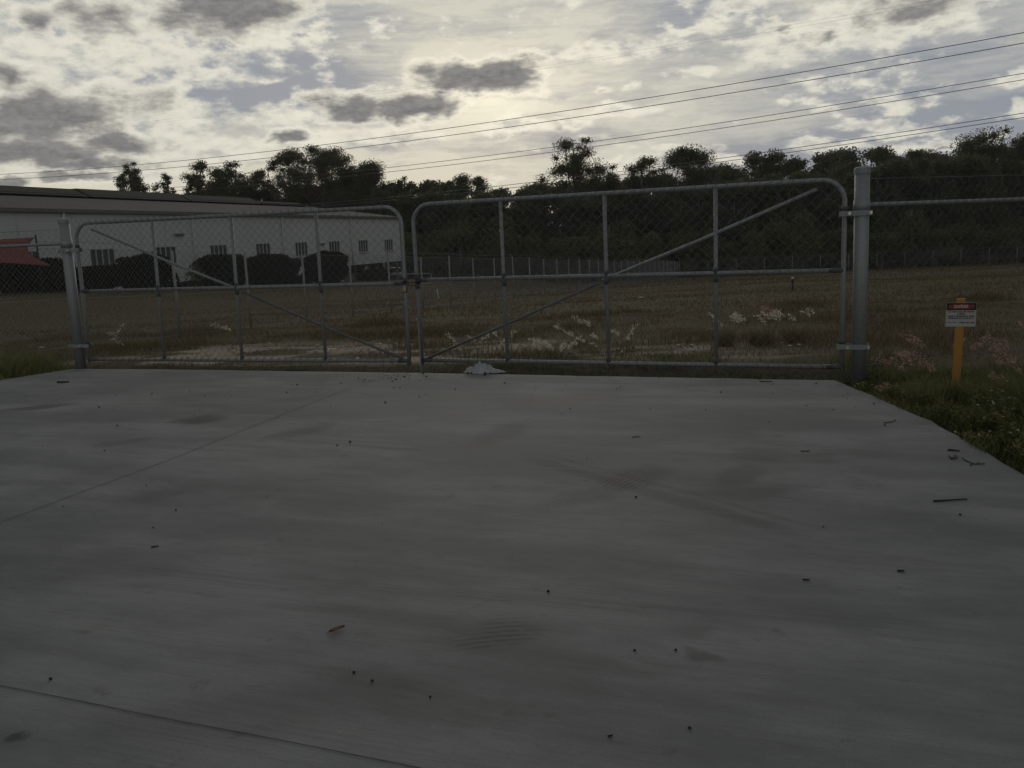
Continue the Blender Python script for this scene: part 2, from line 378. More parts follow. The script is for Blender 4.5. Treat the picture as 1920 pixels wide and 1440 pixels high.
# scuffs left by tyres: (x, y, length, width, turn, strength, stripes)
wob = n.v('SCALE', n.v('SUBTRACT', n.noise(ob, 3.0, 4.0)[1], (0.5, 0.5, 0.5)), 0.35)
pw = n.v('ADD', ob, wob)
SCUFF = [(-3.01, 8.58, 0.30, 0.30, 0.1, 0.85, 0), (-5.21, 9.69, 0.50, 0.20, 0.35, 0.75, 0), (-3.41, 7.65, 0.30, 0.15, 0.2, 0.4, 0), (-1.9, 7.75, 0.45, 0.20, 0.9, 0.5, 0),
 (0.79, 5.83, 0.42, 0.22, 0.75, 0.8, 1), (0.45, 5.45, 0.45, 0.16, 0.75, 0.45, 1), (1.78, 6.25, 0.30, 0.36, 0.4, 0.5, 1), (2.12, 6.1, 0.14, 0.16, 0.4, 0.5, 1), (1.45, 5.72, 0.40, 0.16, 0.9, 0.4, 0), (1.43, 5.36, 0.40, 0.18, 0.2, 0.45, 0),
 (-0.11, 3.5, 0.26, 0.16, 0.1, 0.6, 1), (0.66, 3.22, 0.11, 0.05, -0.9, 0.55, 0), (0.70, 3.42, 0.14, 0.08, 0.1, 0.3, 0), (-1.76, 2.84, 0.06, 0.04, 0.8, 0.9, 0), (-0.11, 7.3, 0.22, 0.60, -0.45, 0.4, 0),
 (-4.9, 10.6, 0.35, 0.12, 0.0, 0.3, 0), (-2.2, 9.6, 0.45, 0.2, 0.5, 0.35, 0), (-2.4, 5.9, 0.3, 0.2, 0.3, 0.35, 0), (2.1, 4.75, 0.3, 0.15, -0.2, 0.3, 1), (-0.9, 2.95, 0.8, 0.25, 0.2, 0.3, 0), (0.9, 9.2, 0.6, 0.25, -0.3, 0.3, 0)]
for (x, y, ln, wd, an, stg, stripe) in SCUFF:
    rel = n.v('SUBTRACT', pw, (x, y, 0))
    ca_, sa_ = math.cos(an), math.sin(an)
    a_ = n.v('DOT_PRODUCT', rel, (ca_, sa_, 0)); b_ = n.v('DOT_PRODUCT', rel, (-sa_, ca_, 0))
    rel0 = n.v('SUBTRACT', ob, (x, y, 0)); a0_ = n.v('DOT_PRODUCT', rel0, (ca_, sa_, 0)); b0_ = n.v('DOT_PRODUCT', rel0, (-sa_, ca_, 0))
    d_ = n.v('LENGTH', n.comb(n.m('MULTIPLY', a_, 1 / ln), n.m('MULTIPLY', b_, 1 / wd)))
    k_ = n.m('MULTIPLY', n.sstep(d_, 1.15, 0.35), stg * 0.85)
    if stripe:
        k_ = n.m('MULTIPLY', n.m('MULTIPLY', k_, n.sstep(grit2, 0.28, 0.55)), n.m('ADD', 0.45, n.m('MULTIPLY', n.sstep(n.m('SINE', n.m('MULTIPLY', n.m('ADD', b0_, n.m('MULTIPLY', n.m('MULTIPLY', a0_, a0_), 0.55)), 150.0)), -0.3, 0.8), 0.75)))
    c = n.mix(k_, c, (0.035, 0.035, 0.036))
# long drag marks: (x0,y0,x1,y1,width,strength)
for (x0, y0, x1, y1, wd, stg) in [(-0.02, 6.63, 1.59, 4.37, 0.07, 0.45), (0.12, 6.7, 1.73, 4.45, 0.03, 0.3), (-2.23, 7.62, -0.43, 6.70, 0.05, 0.4), (-2.2, 7.72, -0.3, 6.8, 0.02, 0.45), (0.3, 10.0, 0.1, 8.3, 0.012, 0.22), (-0.04, 4.6, -0.04, 3.99, 0.012, 0.25), (-0.04, 3.99, -0.4, 3.56, 0.012, 0.3), (-2.6, 4.6, -0.6, 4.0, 0.08, 0.2), (-1.2, 4.2, 1.9, 3.3, 0.06, 0.18)]:
    ln = math.hypot(x1 - x0, y1 - y0); ux, uy = (x1 - x0) / ln, (y1 - y0) / ln
    rel = n.v('SUBTRACT', n.v('ADD', ob, n.v('SCALE', wob, 0.25)), ((x0 + x1) / 2, (y0 + y1) / 2, 0))
    a_ = n.m('ABSOLUTE', n.v('DOT_PRODUCT', rel, (ux, uy, 0))); b_ = n.m('ABSOLUTE', n.v('DOT_PRODUCT', rel, (-uy, ux, 0)))
    k_ = n.m('MULTIPLY', n.m('MULTIPLY', n.sstep(a_, ln / 2, ln / 2 - 0.5), n.sstep(b_, wd * 1.5, wd * 0.4)), n.m('MULTIPLY', n.sstep(broom, 0.3, 0.6), stg))
    c = n.mix(k_, c, (0.04, 0.04, 0.04))
hgt = n.m('ADD', n.m('MULTIPLY', broom, 0.7), n.m('MULTIPLY', fine, 0.5))
finish(n, pbsdf(n, c, n.m('ADD', 0.66, n.m('MULTIPLY', blot, 0.2)), 0.0, 0.3, hgt, 0.35, 0.004)); M['conc'] = m_

# ground: dry grass soil, sandy bare patches inside the gate, dark mulch along the building
m_, n = mat('field_soil'); ob = n.add('ShaderNodeTexCoord').outputs['Object']
b1 = n.noise(n.v('MULTIPLY', ob, (0.12, 0.25, 1)), 1.0, 5.0, 0.6)[0]; b2 = n.noise(ob, 2.2, 6.0, 0.65)[0]; b3 = n.noise(ob, 24.0, 4.0, 0.7)[0]
c = n.mix(n.sstep(b1, 0.3, 0.7), (0.115, 0.085, 0.042), (0.105, 0.095, 0.042))
c = n.mix(n.m('MULTIPLY', n.sstep(b2, 0.5, 0.8), 0.6), c, (0.155, 0.115, 0.065))
c = n.mix(n.m('MULTIPLY', n.sstep(b3, 0.5, 0.75), 0.55), c, (0.045, 0.04, 0.02))
sand = n.add('ShaderNodeAttribute', attribute_name='sand').outputs['Fac']
peb = n.noise(ob, 38.0, 4.0, 0.75)[0]
sc_ = n.mix(n.sstep(peb, 0.35, 0.7), (0.24, 0.19, 0.14), (0.62, 0.54, 0.43))
c = n.mix(n.m('MULTIPLY', sand, n.sstep(n.m('ADD', b2, n.m('MULTIPLY', peb, 0.5)), 0.42, 0.72)), c, sc_)
mul = n.add('ShaderNodeAttribute', attribute_name='mulch').outputs['Fac']
c = n.mix(mul, c, n.mix(b3, (0.025, 0.022, 0.018), (0.06, 0.05, 0.04)))
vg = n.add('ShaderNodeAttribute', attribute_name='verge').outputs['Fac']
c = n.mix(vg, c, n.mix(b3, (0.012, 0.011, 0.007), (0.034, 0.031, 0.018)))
finish(n, pbsdf(n, c, 0.95, 0.0, 0.2, b3, 0.9, 0.05)); M['soil'] = m_

M['dry'] = leafmat('dry_grass_blade', (0.15, 0.098, 0.052), (0.115, 0.105, 0.045), 0.3, 'tint')
M['green'] = leafmat('green_grass_blade', (0.068, 0.084, 0.030), (0.235, 0.245, 0.095), 0.3, 'tint')
M['gumleaf'] = leafmat('gum_leaf', (0.08, 0.09, 0.05), (0.15, 0.155, 0.095), 0.4, 'tint')
M['bushleaf'] = leafmat('scrub_leaf', (0.085, 0.10, 0.05), (0.19, 0.205, 0.10), 0.3, 'tint')
M['hedgeleaf'] = leafmat('hedge_leaf', (0.030, 0.036, 0.020), (0.044, 0.050, 0.027), 0.2, 'tint', 0.8, 0.08)
M['palepl'] = leafmat('pale_plume', (0.70, 0.67, 0.57), (0.86, 0.83, 0.74), 0.6, 'tint')
M['pinkpl'] = leafmat('pink_plume', (0.38, 0.22, 0.21), (0.64, 0.44, 0.39), 0.5, 'tint')
M['white'] = simple('white_petal', (0.72, 0.71, 0.64), 0.6)

# ------------------------------------------------------------------ ground and driveway
def axis(pts):
    out = []
    for a, b, st_ in pts: out += list(np.arange(a, b - 1e-6, st_))
    out.append(pts[-1][1]); return np.array(out)
gx = axis([(-420, -60, 20), (-60, -14, 1.0), (-14, -9.5, 0.4), (-9.5, 6.5, 0.14), (6.5, 14, 0.4), (14, 60, 1.0), (60, 420, 20)])
gy = axis([(-60, 2, 4), (2, 8.5, 0.5), (8.5, 20, 0.14), (20, 30, 0.5), (30, 125, 1.5), (125, 205, 8), (205, 905, 50)])
GX, GY = np.meshgrid(gx, gy)
GZ = terr(GX, GY)
GZ = np.where(GY < 14, GZ - 0.045 * sst(0.3, -0.3, gate_side(GX, GY)), GZ)
nx, ny = len(gx), len(gy)
gv = np.stack([GX.ravel(), GY.ravel(), GZ.ravel()], 1)
i0 = (np.arange(ny - 1)[:, None] * nx + np.arange(nx - 1)[None, :]).ravel()
gf = np.stack([i0, i0 + 1, i0 + nx + 1, i0 + nx], 1)
Q = qdist(gv[:, 0], gv[:, 1])
mulch = sst(21.0, 22.5, Q + (fbm(gv[:, 0], gv[:, 1]) - 0.5) * 2) * sst(40, 36, Q) * sst(36, 40, gv[:, 1])
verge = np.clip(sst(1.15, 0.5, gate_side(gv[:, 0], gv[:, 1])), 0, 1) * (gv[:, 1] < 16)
ground = np_mesh('ground', gv, gf, M['soil'], attrs={'sand': sandy(gv[:, 0], gv[:, 1]), 'mulch': mulch, 'verge': verge})
ground.data.polygons.foreach_set('use_smooth', [True] * len(ground.data.polygons))
tag(ground, kind='structure')

EDGE_F = [(-6.36, 13.02), (-5.2, 12.64), (-3.6, 12.03), (-2.0, 11.40), (-0.71, 10.91), (0.8, 10.27), (2.1, 9.74), (3.35, 9.23)]
EDGE_R = [(3.37, 8.2), (3.36, 7.1), (3.27, 6.2), (3.18, 5.46), (3.12, 4.6), (3.3, 3.6), (4.4, 1.5), (7.0, -1.5), (12, -3.5)]
EDGE_L = [(-6.62, 12.62), (-6.93, 12.11), (-7.5, 11.2), (-8.2, 9.6), (-9.2, 7.0), (-10.6, 3.5), (-13.0, 0.5), (-17, -3.5)]
def jit(pts, k=4, a=0.012):
    out = []
    for (p, q) in zip(pts[:-1], pts[1:]):
        for i in range(k):
            t_ = i / k; out.append((p[0] + (q[0] - p[0]) * t_ + random.uniform(-a, a), p[1] + (q[1] - p[1]) * t_ + random.uniform(-a, a)))
    out.append(pts[-1]); return out
outline = jit(EDGE_F, 5) + jit(EDGE_R, 5)[0:] + [(12, -12), (-17, -12)] + list(reversed(jit(EDGE_L, 5)))
bm = bmesh.new()
top = [bm.verts.new((x, y, 0.0)) for x, y in outline]
f_ = bm.faces.new(top)
if f_.normal.z < 0: f_.normal_flip()
ext = bmesh.ops.extrude_face_region(bm, geom=[f_])
for v_ in [e for e in ext['geom'] if isinstance(e, bmesh.types.BMVert)]: v_.co.z -= 0.13
bmesh.ops.recalc_face_normals(bm, faces=bm.faces)
bmesh.ops.triangulate(bm, faces=bm.faces)
me = bpy.data.meshes.new('driveway'); bm.to_mesh(me); bm.free(); me.materials.append(M['conc'])
drive = bpy.data.objects.new('driveway', me); COL.objects.link(drive); tag(drive, kind='structure')

# joints sawn across the slab, filled with dirt: ragged dark strips lying in the surface
def strip(name, pts, w):
    mb = MB(); P_ = []
    for (p, q) in zip(pts[:-1], pts[1:]):
        L_ = math.hypot(q[0] - p[0], q[1] - p[1]); k = max(2, int(L_ / 0.035))
        for i in range(k): P_.append((p[0] + (q[0] - p[0]) * i / k, p[1] + (q[1] - p[1]) * i / k))
    P_.append(pts[-1]); vs = []
    for i, p in enumerate(P_):
        a, b = P_[max(i - 1, 0)], P_[min(i + 1, len(P_) - 1)]
        d = Vector((b[0] - a[0], b[1] - a[1], 0)).normalized(); nn = Vector((-d.y, d.x, 0))
        off = (mnoise.noise(Vector((p[0] * 1.3, p[1] * 1.3, 1))) * 0.010)
        w1 = w * (0.55 + 0.75 * abs(mnoise.noise(Vector((p[0] * 9, p[1] * 9, 3))))) ; w2 = w * (0.55 + 0.9 * abs(mnoise.noise(Vector((p[0] * 8, p[1] * 8, 7)))))
        c_ = Vector((p[0], p[1], 0.004)) + nn * off
        vs += [c_ + nn * w1, c_ - nn * w2]
    mb.add(vs, [(2 * i, 2 * i + 1, 2 * i + 3, 2 * i + 2) for i in range(len(P_) - 1)])
    return tag(mb.build(name, M['joint']), kind='structure')
M['joint'] = simple('joint_dirt', (0.055, 0.055, 0.052), 0.9, var=0.4, scale=30)
M['joint2'] = M['joint']
strip('driveway_joint', [(-4.2, 4.05), (-2.0, 3.22), (-0.35, 2.56), (3.0, 1.25)], 0.0035)
strip('driveway_joint', [(-1.57, 10.95), (-2.1, 9.2), (-2.65, 7.11), (-3.2, 5.39), (-3.72, 3.85)], 0.0038)

# ------------------------------------------------------------------ grass
def blades(name, x, y, h, w, lean, tint, m_, z=None, parent=None, two=True):
    n_ = len(x); z = terr(x, y) - 0.01 if z is None else z
    th = rng.random(n_) * 2 * np.pi; ph = rng.random(n_) * 2 * np.pi
    sx, sy = np.cos(th) * w / 2, np.sin(th) * w / 2
    lx, ly = np.cos(ph) * lean * h, np.sin(ph) * lean * h
    b0 = np.stack([x - sx, y - sy, z], 1); b1 = np.stack([x + sx, y + sy, z], 1)
    m0 = np.stack([x - sx * .8 + lx * .3, y - sy * .8 + ly * .3, z + h * .55], 1); m1 = np.stack([x + sx * .8 + lx * .3, y + sy * .8 + ly * .3, z + h * .55], 1)
    tp = np.stack([x + lx, y + ly, z + h * np.sqrt(np.clip(1 - lean ** 2 * .5, .2, 1))], 1)
    V_ = np.stack([b0, b1, m0, m1, tp], 1).reshape(-1, 3)
    k = np.arange(n_)[:, None] * 5
    F_ = np.concatenate([k + np.array([[0, 1, 3]]), k + np.array([[0, 3, 2]]), k + np.array([[2, 3, 4]])], 0)
    return np_mesh(name, V_, F_, m_, parent, {'tint': np.repeat(tint, 5)})
def on_slab(x, y):
    """True on the concrete (ray-crossing test against the outline)"""
    ins = np.zeros(len(x), bool); o = outline
    for i in range(len(o)):
        (x1, y1), (x2, y2) = o[i], o[(i + 1) % len(o)]
        c_ = ((y1 > y) != (y2 > y)) & (x < (x2 - x1) * (y - y1) / (y2 - y1 + 1e-12) + x1); ins ^= c_
    return ins
def scatter(n_, x0, x1, y0, y1): return rng.uniform(x0, x1, n_), rng.uniform(y0, y1, n_)

# field, near / middle / far
parts = []
x, y = scatter(130000, -13, 13, 9.3, 25)
dens = fbm(x * 0.9, y * 0.9); keep = (rng.random(len(x)) < sst(0.5, 1.3, gate_side(x, y))) & (np.abs(x) < 0.62 * y + 1.5) & (rng.random(len(x)) > sandy(x, y) * 0.93) & (rng.random(len(x)) < 0.25 + 0.9 * sst(0.3, 0.65, dens))
x, y = x[keep], y[keep]; d_ = fbm(x * 0.6 + 5, y * 0.6)
h_ = (0.04 + 0.20 * sst(0.40, 0.75, d_) ) * rng.uniform(0.5, 1.3, len(x)) * (1 - 0.55 * sandy(x, y)) * (0.55 + 0.45 * sst(0.3, 3.0, gate_side(x, y)))
parts.append((x, y, h_, np.full(len(x), 0.009), rng.uniform(0.1, 0.9, len(x)), np.clip(fbm(x * .35, y * .35 + 8) * 1.6 - 0.35 + rng.normal(0, .22, len(x)), 0, 1)))
x, y = scatter(95000, -36, 36, 25, 58)
keep = (np.abs(x) < 0.62 * y + 2) & (rng.random(len(x)) < 0.35 + 0.8 * sst(0.3, 0.6, fbm(x * .5, y * .5))) & (qdist(x, y) < 21)
x, y = x[keep], y[keep]
parts.append((x, y, rng.uniform(0.03, 0.12, len(x)) * (0.4 + 1.2 * fbm(x * .3, y * .3)), np.full(len(x), 0.022), rng.uniform(0.1, 0.8, len(x)), np.clip(fbm(x * .15, y * .15 + 8) * 1.6 - 0.3 + rng.normal(0, .2, len(x)), 0, 1)))
x, y = scatter(80000, -60, 75, 58, 122)
keep = (np.abs(x) < 0.62 * y + 3) & (rng.random(len(x)) < 0.3 + 0.8 * fbm(x * .3, y * .3)) & (qdist(x, y) < 21)
x, y = x[keep], y[keep]
parts.append((x, y, rng.uniform(0.04, 0.16, len(x)), np.full(len(x), 0.05), rng.uniform(0.1, 0.8, len(x)), np.clip(fbm(x * .08, y * .08 + 8) * 1.6 - 0.3 + rng.normal(0, .2, len(x)), 0, 1)))
A_ = [np.concatenate([p[i] for p in parts]) for i in range(6)]
tag(blades('dry_grass', *A_, M['dry']), kind='stuff')

# green verge right of the slab, left of the slab, and the strip under the gate
x, y = scatter(190000, 2.9, 9.0, 3.0, 11.0)
edge_x = np.interp(y, [3.6, 4.6, 5.46, 6.2, 7.1, 8.2, 9.23, 11], [3.3, 3.12, 3.18, 3.27, 3.36, 3.37, 3.35, 3.35])
de = x - edge_x
keep = (de > -0.03) & (gate_side(x, y) < 0.6) & (rng.random(len(x)) < sst(5.5, 1.5, de) * (0.55 + sst(0.3, 0.6, fbm(x * 1.7, y * 1.7))))
x, y, de = x[keep], y[keep], de[keep]; cl = fbm(x * 1.1 + 30, y * 1.1)
h_ = (0.12 + 0.40 * sst(0.30, 0.68, cl)) * rng.uniform(0.35, 1.25, len(x)) * (0.45 + 0.55 * sst(0, 0.35, de)) * (0.32 + 0.68 * sst(8.6, 6.6, y))
P1 = (x, y, h_, np.full(len(x), 0.008), rng.uniform(0.15, 1.1, len(x)), np.clip(fbm(x * 1.3, y * 1.3 + 8) * 1.7 - 0.5 + rng.normal(0, .25, len(x)), 0, 1))
x, y = scatter(40000, -12.5, -5.9, 9.5, 14.2)
keep = (~on_slab(x, y)) & (gate_side(x, y) < 0.4) & (rng.random(len(x)) < 0.3 + sst(0.3, 0.6, fbm(x * 1.5, y * 1.5)))
x, y = x[keep], y[keep]
h_ = (0.08 + 0.38 * sst(0.30, 0.6, fbm(x * 0.8 + 12, y * 0.8)) * sst(-6.4, -6.9, x)) * rng.uniform(0.5, 1.2, len(x))
P2 = (x, y, h_, np.full(len(x), 0.010), rng.uniform(0.15, 0.9, len(x)), np.clip(0.60 + fbm(x, y + 8) * 0.9 - 0.35 + rng.normal(0, .25, len(x)), 0, 1))
s_ = rng.uniform(-0.6, 11.2, 60000); o_ = rng.uniform(-0.35, 1.25, 60000)
x = PL.x + GU.x * s_ + GN.x * o_; y = PL.y + GU.y * s_ + GN.y * o_
keep = (~on_slab(x, y)) & (rng.random(len(x)) < 0.25 + 0.75 * sst(0.35, 0.6, fbm(s_ * 1.5, o_ * 3)) * (0.25 + 0.75 * sst(5.2, 6.5, s_) + 0.75 * sst(3.5, 2.0, s_)))
x, y = x[keep], y[keep]
P3 = (x, y, rng.uniform(0.02, 0.10, len(x)), np.full(len(x), 0.010), rng.uniform(0.3, 1.2, len(x)), np.clip(rng.normal(.15, .2, len(x)), 0, 1))
x, y = scatter(26000, -2.2, 5.5, 9.6, 13.6); g_ = gate_side(x, y)
keep = (g_ > .35) & (g_ < 1.9) & (rng.random(len(x)) < sst(.46, .66, fbm(x * 1.2 + 22, y * 2.0)) * sst(-1.9, -.2, x))
x, y = x[keep], y[keep]
P4 = (x, y, rng.uniform(0.05, 0.20, len(x)), np.full(len(x), 0.009), rng.uniform(0.3, 1.1, len(x)), np.clip(rng.normal(.3, .25, len(x)), 0, 1))
A_ = [np.concatenate([p[i] for p in (P1, P2, P3, P4)]) for i in range(6)]
zz = terr(A_[0], A_[1]) - 0.05
tag(blades('verge_grass', *A_, M['green'], z=zz), kind='stuff')

# ------------------------------------------------------------------ feathery seed grass clumps
def seed_clump(name, x, y, plumes, m_, label, cat, group, n_bl=40, bh=0.30, blm='green', fluff=1.0):
    """plumes: (dx, dy, height, lean_x, lean_y, length)"""
    z0 = tz(x, y) - 0.02 if y > 11.2 or gate_side(x, y) > 0 else -0.05
    root = empty(name, (x, y, z0)); tag(root, label, cat, group)
    n_ = n_bl; a = rng.random(n_) * 6.28; r_ = rng.random(n_) ** .5 * 0.14
    blades('leaf_tuft', np.cos(a) * r_, np.sin(a) * r_, rng.uniform(.5, 1.1, n_) * bh, np.full(n_, .008), rng.uniform(.3, 1.2, n_), rng.random(n_), M[blm], z=np.zeros(n_), parent=root)
    for (dx_, dy_, hh, lx, ly, ln) in plumes:
        p0 = Vector((dx_ * .3, dy_ * .3, 0)); p1 = Vector((dx_, dy_, hh)); dr = Vector((lx, ly, 0.55)).normalized()
        p2 = p1 + dr * ln * 0.6; p3 = p2 + (dr + Vector((lx, ly, -0.6))).normalized() * ln * 0.4
        mb = MB(); mb.tube([p0, p0.lerp(p1, .5) + Vector((0, 0, .03)), p1, p2, p3], [.003, .0026, .0022, .0018, .001], 5)
        st_ = mb.build('stem', M['stem'], root)
        k = int(62 * fluff); t_ = rng.random(k)
        ax = np.array([p1 + (p2 - p1) * min(1, q / .6) + (p3 - p2) * max(0, (q - .6) / .4) for q in t_])
        rad = (0.006 + 0.036 * np.sin(np.pi * np.clip(t_, 0.03, .97)) ) * (ln / 0.22) ** .5
        c_ = ax + rng.normal(0, .55, (k, 3)) * rad[:, None]
        d1 = rng.normal(0, 1, (k, 3)) + np.array(dr) * 1.3; d1 /= np.linalg.norm(d1, axis=1)[:, None]
        d2 = np.cross(d1, rng.normal(0, 1, (k, 3))); d2 /= np.linalg.norm(d2, axis=1)[:, None]
        ln_ = rng.uniform(.012, .026, k)[:, None]; wd_ = rng.uniform(.0028, .006, k)[:, None]
        V_ = np.stack([c_ - d1 * ln_ - d2 * 0, c_ + d2 * wd_, c_ + d1 * ln_, c_ - d2 * wd_], 1).reshape(-1, 3)
        F_ = np.arange(k * 4).reshape(-1, 4)
        np_mesh('plume', V_, F_, m_, root, {'tint': np.repeat(rng.random(k), 4)})
    return root
def pl(n_, sx, h0, h1, lx, ly, l0, l1, sy=0.1):
    return [(random.uniform(-sx, sx), random.uniform(-sy, sy), random.uniform(h0, h1), lx + random.uniform(-.25, .25), ly + random.uniform(-.2, .2), random.uniform(l0, l1)) for _ in range(n_)]
GI = 'seed grasses standing behind the gate'
seed_clump('plume_grass', 0.62, 12.2, [(-.18, 0, .20, -.7, 0, .22), (-.10, .02, .17, -.75, 0, .24), (-.03, 0, .12, -.6, 0, .2), (.06, .03, .10, .3, 0, .14), (.16, 0, .13, .6, 0, .16), (-.2, -.03, .13, -.5, 0, .16)], M['palepl'], 'dense cream plume grass leaning left, low behind the gate right of the plastic bag', 'grass plant', GI, 60, .16, 'green', 1.6)
seed_clump('plume_grass', 1.12, 12.6, [(-.35, 0, .34, -.7, 0, .18), (-.22, .1, .25, -.6, 0, .15), (-.1, .05, .42, -.4, 0, .2), (.02, .1, .38, -.35, 0, .16), (.12, 0, .2, -.5, 0, .14), (-.08, 0, .18, -.7, 0, .13), (.1, .05, .10, -.7, 0, .12)], M['palepl'], 'tall airy cream plume grass left of the forest-side leaf\'s second upright', 'grass plant', GI, 50, .2, 'green', .8)
seed_clump('plume_grass', 1.62, 12.5, [(-.1, 0, .26, -.5, 0, .14), (.08, 0, .30, .2, 0, .15), (.02, .1, .2, .4, 0, .12)], M['palepl'], 'small cream plume grass just right of the forest-side leaf\'s second upright', 'grass plant', GI, 60, .25, 'green', .7)
seed_clump('plume_grass', -0.75, 13.3, [(-.06, 0, .24, -.35, 0, .2), (.02, 0, .13, -.8, 0, .16), (.22, 0, .26, -.6, 0, .15), (.3, 0, .22, .5, 0, .12), (.55, .1, .3, -.4, 0, .1)], M['palepl'], 'thin pinkish white plume grass beside the meeting uprights of the gate', 'grass plant', GI, 26, .15, 'dry', .6)
seed_clump('plume_grass', -0.05, 12.6, [(-.08, 0, .2, .4, 0, .12), (.06, 0, .3, .3, 0, .12), (.1, 0, .1, .2, 0, .12), (-.25, .1, .3, -.2, 0, .08)], M['palepl'], 'sparse white plume grass crossing the forest-side leaf\'s first upright', 'grass plant', GI, 26, .15, 'dry', .5)
for (x_, y_, k_, lb) in [(3.05, 12.75, 5, 'bleached plume grass left end of the row inside the forest-side gate leaf'), (3.55, 12.7, 9, 'thickest bleached plume grass of the row inside the forest-side gate leaf'), (4.1, 12.9, 6, 'bleached plume grass at the right end of the row inside the forest-side gate leaf')]:
    seed_clump('plume_grass', x_, y_, pl(k_, .32, .28, .44, -.5, 0, .12, .2), M['palepl'], lb, 'grass plant', GI, 130, .34, 'dry', .55)
seed_clump('plume_grass', 3.72, 12.95, pl(4, .16, .40, .46, -.3, 0, .12, .16), M['pinkpl'], 'reddish plume grass in the middle of the bleached row inside the forest-side gate leaf', 'grass plant', GI, 30, .3, 'dry', .7)
seed_clump('plume_grass', -7.55, 17.3, [(.02, 0, .40, .35, 0, .26), (.0, 0, .34, -.9, 0, .2), (.12, 0, .16, -.6, 0, .3)], M['palepl'], 'forked white seed grass by the gate post by the sail', 'grass plant', GI, 20, .2, 'dry', .7)
seed_clump('plume_grass', -5.0, 16.2, [(-.1, 0, .42, -.9, -.1, .30), (0, 0, .4, -.8, 0, .2)], M['palepl'], 'single white seed head beside the warehouse-side leaf\'s second upright', 'grass plant', GI, 18, .2, 'dry', .9)
GP = 'pink seed grasses by the yellow marker post'
seed_clump('pink_plume_grass', 3.95, 8.95, [(-.16, 0, .24, -.9, 0, .2), (.0, 0, .17, -.75, 0, .24), (.1, .05, .26, -.6, 0, .2)], M['pinkpl'], 'pink plume grass arching left nearest the gate post by the sign', 'grass plant', GP, 90, .24, 'green', 1.3)
seed_clump('pink_plume_grass', 4.12, 8.75, [(-.16, 0, .25, -.85, 0, .26), (-.04, 0, .24, -.5, 0, .24), (.06, .03, .18, -.6, 0, .2)], M['pinkpl'], 'pink plume grass just left of the yellow post foot', 'grass plant', GP, 90, .24, 'green', 1.3)
seed_clump('pink_plume_grass', 4.3, 9.1, [(-.14, 0, .40, -.8, 0, .24), (-.05, .04, .34, -.7, 0, .22), (.22, 0, .34, .5, 0, .14), (.4, 0, .3, .7, 0, .12)], M['pinkpl'], 'faded pink plume grass rising behind the yellow post', 'grass plant', GP, 60, .22, 'green', 1.0)
seed_clump('pink_plume_grass', 4.42, 7.75, [(-.10, 0, .50, -.6, 0, .28), (-.03, 0, .38, -.5, 0, .3), (.05, .05, .30, -.7, 0, .26), (.12, 0, .55, -.2, 0, .25), (-.05, .1, .22, -.9, 0, .16)], M['pinkpl'], 'tall pink plume grass beyond the yellow sign at the photo\'s right edge', 'grass plant', GP, 80, .3, 'green', 1.4)
seed_clump('pink_plume_grass', 3.66, 8.42, [(-.02, 0, .07, -1.6, -.2, .22), (.03, 0, .06, -1.2, -.3, .18)], M['pinkpl'], 'pale pink plume lying low in front of the gate post by the sign', 'grass plant', GP, 50, .16, 'green', 1.8)

# white flowering weeds on the right verge
def weed(x, y, hh, nf, label):
    root = empty('flowering_weed', (x, y, -0.05)); tag(root, label, 'weed', 'white flowering weeds on the right verge')
    mb = MB(); lv = []
    for i in range(nf * 2):
        a = random.uniform(0, 6.28); r_ = random.uniform(.03, .26)
        tip = Vector((math.cos(a) * r_, math.sin(a) * r_, hh * random.uniform(.45, 1.0)))
        mid = Vector((tip.x * .4, tip.y * .4, tip.z * .55)); mb.tube([(0, 0, 0), mid, tip], [.004, .003, .002], 4)
        fl = MB()
        for j in range(6 if i % 3 == 0 else 0):
            b = j * 1.047 + random.random(); rr = random.uniform(.006, .010)
            c0 = tip; p1 = c0 + Vector((math.cos(b) * rr, math.sin(b) * rr, .006)); p2 = c0 + Vector((math.cos(b + .8) * rr, math.sin(b + .8) * rr, .006)); p3 = c0 + Vector((math.cos(b + .4) * rr * 1.3, math.sin(b + .4) * rr * 1.3, .002))
            fl.add([c0, p1, p3, p2], [(0, 1, 2, 3)])
        if i % 3 == 0: fl.build('flower', M['white'], root)
        for j in range(16):
            lv.append(mid.lerp(tip, random.uniform(-.6, .9)))
    mb.build('stem', M['stem'], root)
    L = np.array([tuple(v) for v in lv]); k = len(L); d1 = rng.normal(0, 1, (k, 3)); d1 /= np.linalg.norm(d1, axis=1)[:, None]; d2 = np.cross(d1, rng.normal(0, 1, (k, 3))); d2 /= np.linalg.norm(d2, axis=1)[:, None]
    V_ = np.stack([L, L + d1 * .02 + d2 * .007, L + d1 * .045, L + d1 * .02 - d2 * .007], 1).reshape(-1, 3)
    np_mesh('foliage', V_, np.arange(k * 4).reshape(-1, 4), M['green'], root, {'tint': np.repeat(rng.random(k), 4)})
for (x_, y_, hh, nf, lb) in [(3.98, 7.35, .30, 12, 'tallest white flowering weed against the dark field right of the yellow post'), (3.62, 6.6, .30, 16, 'bushiest white flowering weed on the verge between post and slab'), (3.9, 6.75, .34, 12, 'white flowering weed half cut by the photo\'s right edge'), (3.55, 6.0, .22, 9, 'white flowering weed nearest the fallen twigs'), (3.42, 6.35, .16, 5, 'low white flowering weed spilling to the slab edge'), (3.62, 7.9, .12, 3, 'two-headed white weed in front of the yellow post'), (3.42, 8.75, .10, 4, 'tiny white weed at the corner of the slab by the gate post by the sign'), (3.72, 5.75, .26, 9, 'white flowering weed lowest at the photo\'s right edge')]:
    weed(x_, y_, hh, nf, lb)

